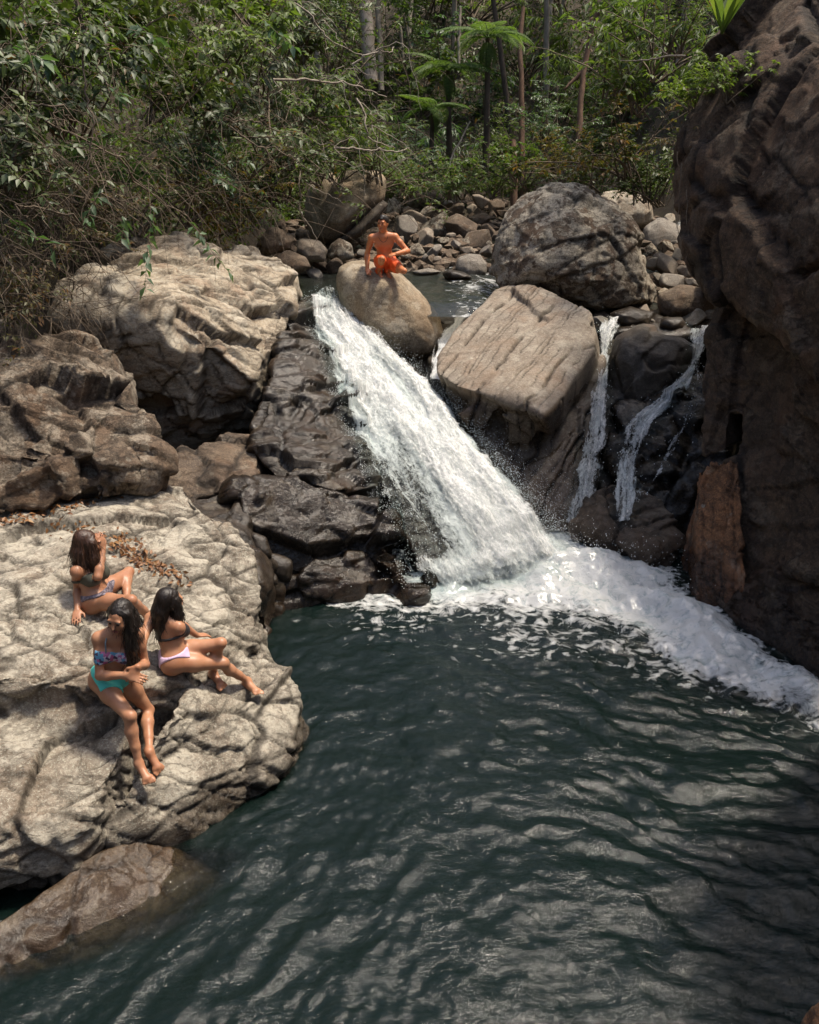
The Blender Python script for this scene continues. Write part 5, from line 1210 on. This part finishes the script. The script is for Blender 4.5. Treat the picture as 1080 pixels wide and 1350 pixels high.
def person(label, J, skin, hair, wear, female=True, h=.0085, s=1.0):
    """J: joints and directions in world space; wear: list of (name, material, function(frame, coords, body field) -> field)"""
    allp = np.array([v for k, v in J.items() if k[:2] in ('hi', 'kn', 'an', 'to', 'sh', 'el', 'wr', 'hd', 'he')])
    fld = Field(allp.min(0)-.30, allp.max(0)+.30, h)
    c0 = (J['hipL']+J['hipR'])/2; c1 = (J['shL']+J['shR'])/2
    up = nz(c1-c0); l0 = nz(J['hipL']-J['hipR']); l1 = nz(J['shL']-J['shR'])
    def frame(t):
        l = nz(l0*(1-t)+l1*t); l = nz(l-up*(l@up)); return l, nz(np.cross(l, up))          # person's left, person's front
    T = np.linalg.norm(c1-c0)
    arch = J.get('arch', 0.0)
    def sp(t): l, f = frame(t); return c0+(c1-c0)*t-f*arch*math.sin(math.pi*t)
    def ax(t): l, f = frame(t); return (l, f, up)
    w = 1.0 if female else 1.12
    l, f = frame(.05)
    fld.ell(sp(.10), ax(.05), (.142*s, .102*s, .120*s) if female else (.150, .11, .12), .04)
    for sd in (1, -1): fld.ell(c0-f*.045*s+l*sd*.075*s-up*.02, ax(0), (.085*s, .085*s, .095*s), .05)
    fld.ell(sp(.42), ax(.4), (.104*s*w, .078*s*w, .13*s), .05)
    fld.ell(sp(.72), ax(.75), (.120*s*w, .088*s*w, .150*s), .05)
    l, f = frame(.8)
    if female:
        for sd in (1, -1): fld.ell(sp(.66)+f*.078*s+l*sd*.066*s-up*.005, ax(.8), (.060*s, .055*s, .058*s), .03)
    else:
        for sd in (1, -1): fld.ell(sp(.74)+f*.062+l*sd*.072, ax(.8), (.085, .042, .07), .03)
    l, f = frame(1)
    nb = c1+up*.035*s-f*.015*s
    for k in ('shL', 'shR'):
        fld.cone(c1+up*.005, J[k]-up*.005, .062*s*w, .045*s*w, .04); fld.cone(nb+up*.03, J[k]+up*.012, .036*s, .030*s*w, .04)
    hd = J['head']; hu = nz(J['hup']); hf = nz(J['face']-hu*(np.asarray(J['face'])@hu)); hl = np.cross(hu, hf); HA = (hl, hf, hu)
    hs = 1.0*s if female else 1.04
    fld.cone(nb, hd-hu*.055*hs-hf*.012*hs, .052*s*w, .049*s*w, .03)
    fld.ell(hd+hu*.022*hs-hf*.012*hs, HA, (.074*hs, .094*hs, .088*hs), .02)
    fld.ell(hd-hu*.035*hs+hf*.022*hs, HA, (.060*hs, .066*hs, .078*hs), .035)
    fld.ell(hd-hu*.092*hs+hf*.062*hs, HA, (.026*hs, .022*hs, .020*hs), .03)
    fld.chain([hd+hu*.012*hs+hf*.084*hs, hd-hu*.026*hs+hf*.102*hs], [.009*hs, .015*hs], .012)
    for sd in (1, -1):
        fld.ell(hd+hu*.006*hs+hf*.090*hs+hl*sd*.031*hs, HA, (.017*hs, .012*hs, .011*hs), .012, carve=True)
        fld.ell(hd+hu*.030*hs+hf*.080*hs+hl*sd*.030*hs, HA, (.028*hs, .010*hs, .009*hs), .012)
        fld.ell(hd-hu*.012*hs+hl*sd*.073*hs-hf*.008*hs, HA, (.010*hs, .018*hs, .030*hs), .008)
        fld.ell(hd-hu*.022*hs+hf*.062*hs+hl*sd*.040*hs, HA, (.022*hs, .020*hs, .022*hs), .02)
    for S_ in ('L', 'R'):
        a, e, wr = J['sh'+S_], J['el'+S_], J['wr'+S_]; am = s*(1.0 if female else 1.22)
        fld.ell(a-up*.015, ax(1), (.045*am, .045*am, .052*am), .03)
        fld.chain([a, a*.6+e*.4, e], [.042*am, .039*am, .032*am], .02); fld.chain([e, e*.72+wr*.28, wr], [.034*am, .037*am, .024*am], .015)
        hdv = nz(J['hd'+S_]-wr); pn = nz(J.get('pn'+S_, np.array((0, 0, 1.)))); pn = nz(pn-hdv*(pn@hdv)); sd_ = np.cross(hdv, pn)*(1 if S_ == 'L' else -1)
        pc = wr+hdv*.045*s
        fld.ell(pc, (hdv, sd_, pn), (.052*s*(1 if female else 1.08), .040*s, .015*s), .015)
        curl = J.get('curl'+S_, .35)
        for q, (ln, o) in enumerate(((.068, .030), (.078, .010), (.072, -.010), (.056, -.029))):
            p0 = wr+hdv*.082*s+sd_*o*s; d1 = nz(hdv+sd_*o*2-pn*curl*.5); p1 = p0+d1*ln*.45*s; d2 = nz(d1-pn*curl*.9); p2 = p1+d2*ln*.32*s; p3 = p2+nz(d2-pn*curl*.7)*ln*.26*s
            fld.chain([p0-hdv*.02, p0, p1, p2, p3], [.0092*s, .0088*s, .0080*s, .0074*s, .0064*s], .004)
        t0 = wr+hdv*.022*s+sd_*.024*s; t1 = t0+nz(hdv*.7+sd_*.8-pn*.3)*.042*s; t2 = t1+nz(hdv+sd_*.25-pn*.3)*.034*s
        fld.chain([t0, t1, t2], [.015*s, .0105*s, .008*s], .006)
        hip, k, an, to = J['hip'+S_], J['kn'+S_], J['an'+S_], J['to'+S_]; lm = s*(1.0 if female else .98)
        td = nz(k-hip)
        fld.chain([hip, hip*.62+k*.38, k], [.080*lm, .069*lm, .046*lm], .04)
        fld.ell(k+nz(k-(hip+an)/2)*.012, (td, nz(np.cross(td, (0.1, .2, .9))), nz(np.cross(td, np.cross(td, (0.1, .2, .9))))), (.047*lm, .044*lm, .044*lm), .02)
        sh = nz(an-k); bk = nz(-(nz(k-(hip+an)/2))+sh*.0); bk = nz(bk-sh*(bk@sh))
        fld.chain([k, k*.68+an*.32+bk*.014, k*.35+an*.65+bk*.004, an], [.043*lm, .048*lm, .035*lm, .027*lm], .02)
        fd = nz(to-an); sole = nz(J.get('sole'+S_, sh)); sole = nz(sole-fd*(sole@fd)); lat = np.cross(fd, sole)*(1 if S_ == 'L' else -1)
        heel = an-fd*.032*s+sole*.040*s; ball = an+fd*.125*s+sole*.048*s
        fld.cone(an, heel, .032*s, .030*s, .02); fld.cone(heel, ball, .028*s, .024*s, .02); fld.cone(an+sole*.008, ball, .030*s, .020*s, .03)
        fld.cone(ball-lat*.028*s, ball+lat*.026*s, .020*s, .016*s, .015)
        for q in range(5):
            o = (-.036+.0175*q)*s; p0 = ball+lat*o+sole*.006*s; L_ = (.050, .046, .042, .036, .030)[q]*s
            fld.chain([p0, p0+nz(fd+lat*(.10*(q-1.5)))*L_*.6, p0+fd*L_+sole*.006*s], [(.0135 if q == 0 else .0095)*s, (.013 if q == 0 else .009)*s, (.0105 if q == 0 else .0075)*s], .005)
    base = np.array((c0[0], c0[1], allp[:, 2].min()-.05))
    def grow(F, name, mat, parent, smooth=2):
        v, q = nets(F, fld.lo, h); me = mesh_np(name, v, q); v = laplace(v, edges(me), smooth, .5)-base
        me.vertices.foreach_set('co', v.astype(np.float32).ravel()); me.update(); return obj(name, me, mat, parent)
    me_o = grow(fld.F, 'person', skin, None); me_o.location = tuple(base); tag(me_o, label, 'person')
    X, Y, Z = fld.grid()
    def rel(c, axes): return [(X-c[0])*a[0]+(Y-c[1])*a[1]+(Z-c[2])*a[2] for a in axes]
    ctx = dict(c0=c0, c1=c1, up=up, sp=sp, ax=ax, rel=rel, J=J, T=T, F=fld.F, s=s, X=X, Y=Y, Z=Z, tube=None, base=base)
    for nm, mt, fn in wear:
        r = fn(ctx)
        if isinstance(r, Geo):
            r.v = [v-base for v in r.v]; obj(nm, r.mesh(nm, hue=False), mt, me_o)
        else: grow(r.astype(np.float32), nm, mt, me_o, 1)
    # eyes, brows and mouth
    for nm, ps, rr, mt in (('eye', [hd+hu*.004*hs+hf*.083*hs+hl*sd*.031*hs for sd in (1, -1)], (.0115, .006, .0042), M_eye), ('eyebrow', [hd+hu*.027*hs+hf*.090*hs+hl*sd*.032*hs for sd in (1, -1)], (.019, .005, .0030), M_eye), ('mouth', [hd-hu*.062*hs+hf*.088*hs], (.023, .009, .0085), lip_mat((.30, .085, .07)))):
        for p in ps:
            bm = bmesh.new(); bmesh.ops.create_icosphere(bm, subdivisions=2, radius=1); m_ = bpy.data.meshes.new(nm); bm.to_mesh(m_); bm.free()
            v = coords(m_)*np.array(rr)*hs; v = v[:, :1]*hl+v[:, 1:2]*hf+v[:, 2:]*hu+p-base; m_.vertices.foreach_set('co', v.astype(np.float32).ravel()); m_.update(); obj(nm, m_, mt, me_o)
    # hair: a shaped mass with separate locks over it
    H = Field(hd-.75, hd+.32, h); hs_ = J['hair']
    H.ell(hd+hu*.032*hs-hf*.022*hs, HA, (.081*hs, .096*hs, .091*hs), .02)
    for pts, ra in hs_['mass']:
        ra = [x*.90 for x in ra]; H.chain([hd+hl*p[0]+hf*p[1]+hu*p[2] if not p[3:] else np.array(p[:3]) for p in pts], ra, .03)
    Xh, Yh, Zh = H.grid(); fr = (Xh-hd[0])*hf[0]+(Yh-hd[1])*hf[1]+(Zh-hd[2])*hf[2]; uu = (Xh-hd[0])*hu[0]+(Yh-hd[1])*hu[1]+(Zh-hd[2])*hu[2]; ll = (Xh-hd[0])*hl[0]+(Yh-hd[1])*hl[1]+(Zh-hd[2])*hl[2]
    facecut = np.minimum(fr-.050*hs+np.maximum(0, uu-.045*hs)*.0, np.minimum(.058*hs-uu+np.abs(ll)*hs_.get('slope', .35), hs_.get('open', .056)*hs-np.abs(ll)))
    H.F = np.maximum(H.F, facecut*.9) if hs_.get('cut', True) else H.F
    rad_ = np.arctan2(ll, -fr+.02); m_ = np.abs(H.F) < .03; q = np.stack([rad_[m_]*9, uu[m_]*4.5, np.full(m_.sum(), 2.2)], 1); H.F[m_] += (.010*(ridged(q, 3)-.6)*hs_.get('rough', 1)).astype(np.float32)
    v, qd = nets(H.F, H.lo, h); me = mesh_np('hair', v-base, qd); ho = obj('hair', me, hair, me_o)
    r = np.random.default_rng(int(abs(hd[0])*1000)); G = Geo(); n_ = hs_.get('locks', 90)
    if n_:
        vn = normals(me); cand = np.nonzero((v-hd)@hu < .06*hs)[0]
        for i in r.choice(cand, n_):
            p = v[i]+vn[i]*.002; L_ = hs_.get('lock_len', .16)*r.uniform(.35, 1); G.add(*tube(bend(p, vn[i]*.25+np.array((0, 0, -1))+r.normal(size=3)*.12, L_, 6, .15, .16, r), .0028, .0009, 3))
        G.v = [x-base for x in G.v]; o = obj('lock', G.mesh('lock', hue=False), hair, ho); o['kind'] = 'stuff'
    return me_o

# wearables as fields
def arms_off(c, F, gap=.052):
    for S_ in ('L', 'R'):
        for a, b in ((c['J']['el'+S_], c['J']['wr'+S_]), (c['J']['wr'+S_], c['J']['wr'+S_]+nz(c['J']['hd'+S_]-c['J']['wr'+S_])*.17)):
            ab = b-a; t = np.clip(((c['X']-a[0])*ab[0]+(c['Y']-a[1])*ab[1]+(c['Z']-a[2])*ab[2])/(ab@ab), 0, 1)
            F = np.maximum(F, gap-np.sqrt((c['X']-a[0]-t*ab[0])**2+(c['Y']-a[1]-t*ab[1])**2+(c['Z']-a[2]-t*ab[2])**2))
    return F
def briefs(hi=.075, cut=1.15, lo=.10, fr_=.12, off=.0085):
    def fn(c):
        l, f, u = c['rel'](c['c0'], c['ax'](0.0)); k = c['s']
        return arms_off(c, np.maximum(np.maximum(c['F']-off, np.maximum(u-hi*k, (cut*np.abs(l)-u-lo*k)/math.hypot(1, cut))), np.maximum(f-fr_*k, -f-.20)))
    return fn
def top_band(zc=.655, hf_=.038, hb=.012, off=.0085):
    def fn(c):
        l, f, u = c['rel'](c['sp'](zc), c['ax'](.8)); hh = hb+(hf_-hb)*np.clip((f+.0)/.06, 0, 1)*(1-.35*np.clip(1-np.abs(l)/.03, 0, 1))
        return arms_off(c, np.maximum(c['F']-off, np.maximum(np.maximum(np.abs(u)-hh, f-.155), np.abs(l)-.150*c['s'])))
    return fn
def straps(kind):
    def fn(c):
        l, f, u = c['ax'](.8); G = Geo(); k = c['s']
        for sd in (1, -1):
            b = c['sp'](.66)+f*.118*k+l*sd*.070*k+u*.035; m = c['sp'](.95)+f*.075*k+l*sd*.085*k; t = c['sp'](1.07)+f*.01+l*sd*.075*k
            e = c['sp'](.85)-f*.085*k+l*sd*.06*k if kind == 'shoulder' else c['sp'](1.10)-f*.050*k
            p = np.array([b, m, t, e]); p = np.concatenate([[p[i]+(p[i+1]-p[i])*x for x in np.linspace(0, 1, 5)[:-1]] for i in range(3)]+[[p[3]]]); G.add(*tube(p, .006, .006, 5))
        return G
    return fn
def shorts(tl=.66, hi=.09, off=.013):
    def fn(c):
        l, f, u = c['rel'](c['c0'], c['ax'](0.0)); J = c['J']; reg = np.maximum(u-hi, -u-.16); reg = np.maximum(reg, f-.10)
        for S_ in ('L', 'R'):
            a, k = J['hip'+S_], J['kn'+S_]; d = nz(k-a); L_ = np.linalg.norm(k-a)*tl; t = (c['X']-a[0])*d[0]+(c['Y']-a[1])*d[1]+(c['Z']-a[2])*d[2]
            q = np.sqrt((c['X']-a[0]-t*d[0])**2+(c['Y']-a[1]-t*d[1])**2+(c['Z']-a[2]-t*d[2])**2); reg = np.minimum(reg, np.maximum(np.maximum(t-L_, -t-.06), q-.115))
        return arms_off(c, np.maximum(c['F']-off-.003*np.sin(70*(c['X']+.6*c['Z'])), reg), .072)
    return fn

BV_slab = rock_bvh(['bathing_rock']); BV_man = rock_bvh(['perch_boulder'])
def touch(bv, px, py, up=0.0):
    r = nz(ray(px, py)); h = bv.ray_cast(tuple(EYE), tuple(r), 40)
    return (np.array(h[0])+np.array((0, 0, up))) if h[0] is not None else None
def seat(bv, px, py, lift):
    p = touch(bv, px, py); return p+np.array((0, 0, lift))

def build_people():
    tan = skin_mat('tanned_skin', (.46, .235, .135), None); tan2 = skin_mat('olive_skin', (.40, .20, .115), None); brn = skin_mat('sunburnt_skin', (.56, .215, .09), None)
    black = hair_mat('black_hair', (.006, .004, .003), (.022, .014, .010)); brown = hair_mat('brown_hair', (.020, .009, .005), (.075, .034, .018))
    # front woman
    J = {}
    pc = seat(BV_slab, 150, 912, .115)
    la = math.radians(24); lat = np.array((math.cos(la), math.sin(la), 0)); J['hipR'] = pc-lat*.085; J['hipL'] = pc+lat*.085
    sm = PY(156, 838, pc[1]-.02); la = math.radians(12); lat = np.array((math.cos(la), math.sin(la), .02)); J['shR'] = sm-lat*.138; J['shL'] = sm+lat*.138; J['arch'] = .03
    J['head'] = PY(158, 814, sm[1]-.045); J['hup'] = np.array((.06, -.22, 1)); J['face'] = np.array((-.22, -.85, -.42))
    for S_, k, a, t in (('R', (171, 944), (183, 1006), (197, 1030)), ('L', (193, 933), (198, 996), (213, 1018))):
        kn = reach(J['hip'+S_], *k, .395, True); an = reach(kn, *a, .375, False); an2 = touch(BV_slab, a[0], a[1]+2, .05)
        if np.linalg.norm(an2-an) < .15: kn, an = ik(J['hip'+S_], an2, .395, .375, *k)
        to = reach(an, *t, .19, True); J['kn'+S_], J['an'+S_], J['to'+S_] = kn, an, to; J['sole'+S_] = np.array((-.2, .55, -.8))
    hands = PY(176, 890, sm[1]-.19)
    J['elR'], J['wrR'] = ik(J['shR'], hands+np.array((-.045, .0, .0)), .28, .235, 130, 888); J['hdR'] = hands+np.array((.07, -.02, -.02)); J['pnR'] = np.array((.2, -.6, .7))
    J['elL'], J['wrL'] = ik(J['shL'], hands+np.array((.035, .02, .06)), .28, .235, 190, 868); J['hdL'] = hands+np.array((-.03, -.03, -.03)); J['pnL'] = np.array((.4, -.5, .6)); J['curlR'] = J['curlL'] = .6
    fr = lambda *p: tuple(p)
    J['hair'] = dict(mass=[([(0, -.05, .06), (.03, -.075, -.06), (.05, -.06, -.17)], [.07, .075, .06]), ([(.060, .0, .04), (.078, .015, -.10), (.080, .045, -.24), (.070, .06, -.36), (.06, .065, -.44)], [.040, .050, .052, .042, .018]), ([(-.068, -.02, .03), (-.080, -.03, -.09), (-.085, -.03, -.17)], [.035, .034, .018])], locks=300, lock_len=.15, open=.052, rough=1.3)
    person('woman in a turquoise bikini bottom sitting nearest the water, hands clasped, long dark hair', J, tan, black, [('bikini_bottom', cloth_mat('turquoise_fabric', (.10, .62, .50)), briefs(.092, 1.0, .10, .14)), ('bikini_top', cloth_mat('patterned_fabric', (.05, .04, .09), (.35, .10, .22), (.10, .28, .42), (.45, .42, .5), scale=45), top_band(.655, .046)), ('strap', cloth_mat('grey_blue_strap', (.18, .24, .27)), straps('shoulder'))])
    # right-hand woman, seen from behind
    J = {}
    pc = seat(BV_slab, 233, 880, .10); lat = nz((-.30, .94, .05)); J['hipR'] = pc-lat*.08; J['hipL'] = pc+lat*.08
    sm = PY(217, 821, pc[1]+.03); lat = nz((-.92, .38, .06)); J['shR'] = sm-lat*.135; J['shL'] = sm+lat*.135; J['arch'] = -.01
    J['head'] = PY(225, 793, sm[1]+.03); J['hup'] = np.array((.12, 0, 1)); J['face'] = np.array((.70, .66, -.25))
    an = touch(BV_slab, 327, 904, .05); J['knR'], J['anR'] = ik(J['hipR'], an, .385, .365, 288, 876); J['toR'] = reach(J['anR'], 345, 908, .19, True); J['soleR'] = np.array((0, -.3, -1))
    an = touch(BV_slab, 282, 893, .05); J['knL'], J['anL'] = ik(J['hipL'], an, .385, .365, 293, 849); J['toL'] = reach(J['anL'], 297, 902, .19, True); J['soleL'] = np.array((0, 0, -1))
    w = touch(BV_slab, 181, 878, .045); J['elL'], J['wrL'] = ik(J['shL'], w, .27, .235, 189, 846); J['hdL'] = J['wrL']+np.array((-.03, -.09, -.035)); J['pnL'] = np.array((0, -.3, 1)); J['curlL'] = .15
    J['elR'], J['wrR'] = ik(J['shR'], sm+np.array((.16, .30, -.30)), .27, .235, 246, 830); J['hdR'] = J['wrR']+np.array((.06, .06, -.03)); J['pnR'] = np.array((0, 0, 1))
    J['hair'] = dict(mass=[([(0, -.05, .06), (0, -.085, -.06), (-.01, -.085, -.18), (-.02, -.07, -.29), (-.02, -.06, -.36)], [.072, .076, .068, .055, .022]), ([(.055, .0, .03), (.062, .0, -.10), (.055, -.01, -.19)], [.038, .036, .018]), ([(-.060, .02, .02), (-.072, .03, -.10), (-.07, .03, -.22), (-.06, .03, -.29)], [.040, .045, .040, .016])], locks=280, lock_len=.12, open=.05)
    person('woman in lavender bikini bottom, turned away, leaning on one arm, legs towards the water', J, tan, black, [('bikini_bottom', cloth_mat('lavender_fabric', (.62, .45, .62)), briefs(.070, 1.0, .10)), ('bikini_top', cloth_mat('black_fabric', (.02, .018, .02)), top_band(.64, .045, .011))])
    # rear woman
    J = {}
    pc = seat(BV_slab, 132, 801, .10); lat = nz((-.12, .97, .05)); J['hipR'] = pc-lat*.085; J['hipL'] = pc+lat*.085
    sm = PY(116, 744, pc[1]+.03); lat = nz((.36, .92, .0)); J['shR'] = sm-lat*.138; J['shL'] = sm+lat*.138; J['arch'] = .02
    J['head'] = PY(117, 717, sm[1]+.01); J['hup'] = np.array((.08, 0, 1)); J['face'] = np.array((.85, .42, -.32))
    an = touch(BV_slab, 199, 818, .055); J['knR'], J['anR'] = ik(J['hipR'], an, .385, .365, 172, 792); J['toR'] = J['anR']+np.array((.16, -.08, -.05)); J['soleR'] = np.array((0, 0, -1))
    an = touch(BV_slab, 168, 799, .055); J['knL'], J['anL'] = ik(J['hipL'], an, .385, .365, 173, 755); J['toL'] = J['anL']+np.array((.17, -.03, -.04)); J['soleL'] = np.array((0, 0, -1))
    w = touch(BV_slab, 103, 810, .045); J['elR'], J['wrR'] = ik(J['shR'], w, .27, .235, 102, 777); J['hdR'] = J['wrR']+np.array((.02, -.09, -.03)); J['pnR'] = np.array((0, -.3, 1)); J['curlR'] = .15
    w = J['head']+np.array((.105, .02, -.06)); J['elL'], J['wrL'] = ik(J['shL'], w, .28, .24, 131, 752); J['hdL'] = J['head']+np.array((.10, .04, .04)); J['pnL'] = np.array((1, -.3, .2)); J['curlL'] = .5
    J['hair'] = dict(mass=[([(0, -.05, .06), (-.02, -.075, -.06), (-.04, -.07, -.17), (-.05, -.05, -.26)], [.075, .080, .072, .035]), ([(-.062, .02, .03), (-.085, .03, -.10), (-.09, .04, -.20), (-.085, .04, -.26)], [.045, .05, .045, .018]), ([(.06, .0, .03), (.08, .01, -.10), (.08, .01, -.17)], [.042, .042, .02])], locks=300, lock_len=.15, open=.05)
    person('woman with reddish brown hair sitting furthest up the slab, one hand raised to her face', J, tan2, brown, [('bikini_bottom', cloth_mat('grey_patterned_fabric', (.10, .085, .11), (.20, .17, .20), (.06, .05, .07), scale=60), briefs(.075, .95, .10)), ('bikini_top', cloth_mat('dark_olive_fabric', (.055, .055, .04)), top_band(.65, .058, .014))])
    # man on the boulder
    J = {}
    fR = touch(BV_man, 500, 361, .055); fL = touch(BV_man, 511, 361, .055)
    fR = fR if fR is not None else P(500, 361, 14); fL = fL if fL is not None else P(511, 361, 14)
    pc = PY(508, 345, (fR[1]+fL[1])/2+.05); lat = nz((.98, .15, 0)); J['hipR'] = pc-lat*.09; J['hipL'] = pc+lat*.09
    sm = PY(505.5, 313, pc[1]-.06); lat = nz((.99, .05, .04)); J['shR'] = sm-lat*.185; J['shL'] = sm+lat*.185; J['arch'] = .03
    J['head'] = PY(505, 294.5, sm[1]-.03); J['hup'] = np.array((.03, -.05, 1)); J['face'] = np.array((-.38, -.9, -.12))
    J['knR'], J['anR'] = ik(J['hipR'], fR, .42, .41, 503, 341); J['toR'] = reach(J['anR'], 506, 368, .20, True); J['soleR'] = np.array((0, .1, -1))
    J['knL'], J['anL'] = ik(J['hipL'], fL, .42, .41, 537, 349); J['toL'] = reach(J['anL'], 516, 368, .20, True); J['soleL'] = np.array((0, .1, -1))
    w = touch(BV_man, 484.5, 360, .06); w = w if w is not None else P(484, 355, 14.1)
    J['elR'], J['wrR'] = ik(J['shR'], w, .30, .27, 485, 331); J['hdR'] = J['wrR']+np.array((.02, -.09, -.04)); J['pnR'] = np.array((0, -.2, 1)); J['curlR'] = .2
    J['elL'], J['wrL'] = ik(J['shL'], PY(523, 334.5, J['knL'][1]-.0), .30, .27, 534, 328); J['hdL'] = J['wrL']+np.array((-.10, -.03, -.02)); J['pnL'] = np.array((0, -.4, .9))
    J['hair'] = dict(mass=[([(0, -.06, .03), (0, -.075, -.03)], [.072, .055]), ([(0, .03, .085), (0, .065, .072)], [.05, .03])], locks=0, open=.062, slope=.1, rough=.8)
    def cord(c):
        l, f, u = c['ax'](1); G = Geo(); a = np.linspace(0, 2*np.pi, 25); ctr = c['c1']+u*.02+f*.02
        G.add(*tube(np.array([ctr+l*.075*math.sin(t)+f*(.075*math.cos(t)+.02)-u*.085*max(0, math.cos(t))**1.5+u*.02 for t in a]), .0035, .0035, 4)); return G
    person('shirtless man in orange shorts crouching on the smooth boulder above the falls', J, brn, black, [('shorts', cloth_mat('orange_fabric', (.80, .115, .018)), shorts()), ('neck_cord', cloth_mat('dark_cord', (.03, .02, .015)), cord)], female=False, h=.0095)
build_people()
# ------------------------------------------------------------------ look-alikes get told apart by their place from left to right
def tell_apart():
    bpy.context.view_layer.update(); same = {}
    for o in COL.objects:
        if o.parent is None and o.get('label') and not o.get('kind'): same.setdefault(o['label'], []).append(o)
    num = ['two', 'three', 'four', 'five', 'six', 'seven', 'eight', 'nine']; nth = ['leftmost', 'second from left', 'third from left', 'fourth from left', 'fifth from left', 'sixth from left', 'seventh from left', 'eighth from left']
    for lb, os_ in same.items():
        if len(os_) < 2 or len(os_) > 9 or 'outside the picture' in lb: continue
        os_.sort(key=lambda o: pix(o.location)[0])
        for i, o in enumerate(os_):
            w = ('left' if i == 0 else 'right')+' one of two' if len(os_) == 2 else ('rightmost' if i == len(os_)-1 else nth[i])+' of '+num[len(os_)-2]
            if len((lb+', '+w).split()) <= 16: o['label'] = lb+', '+w
tell_apart()
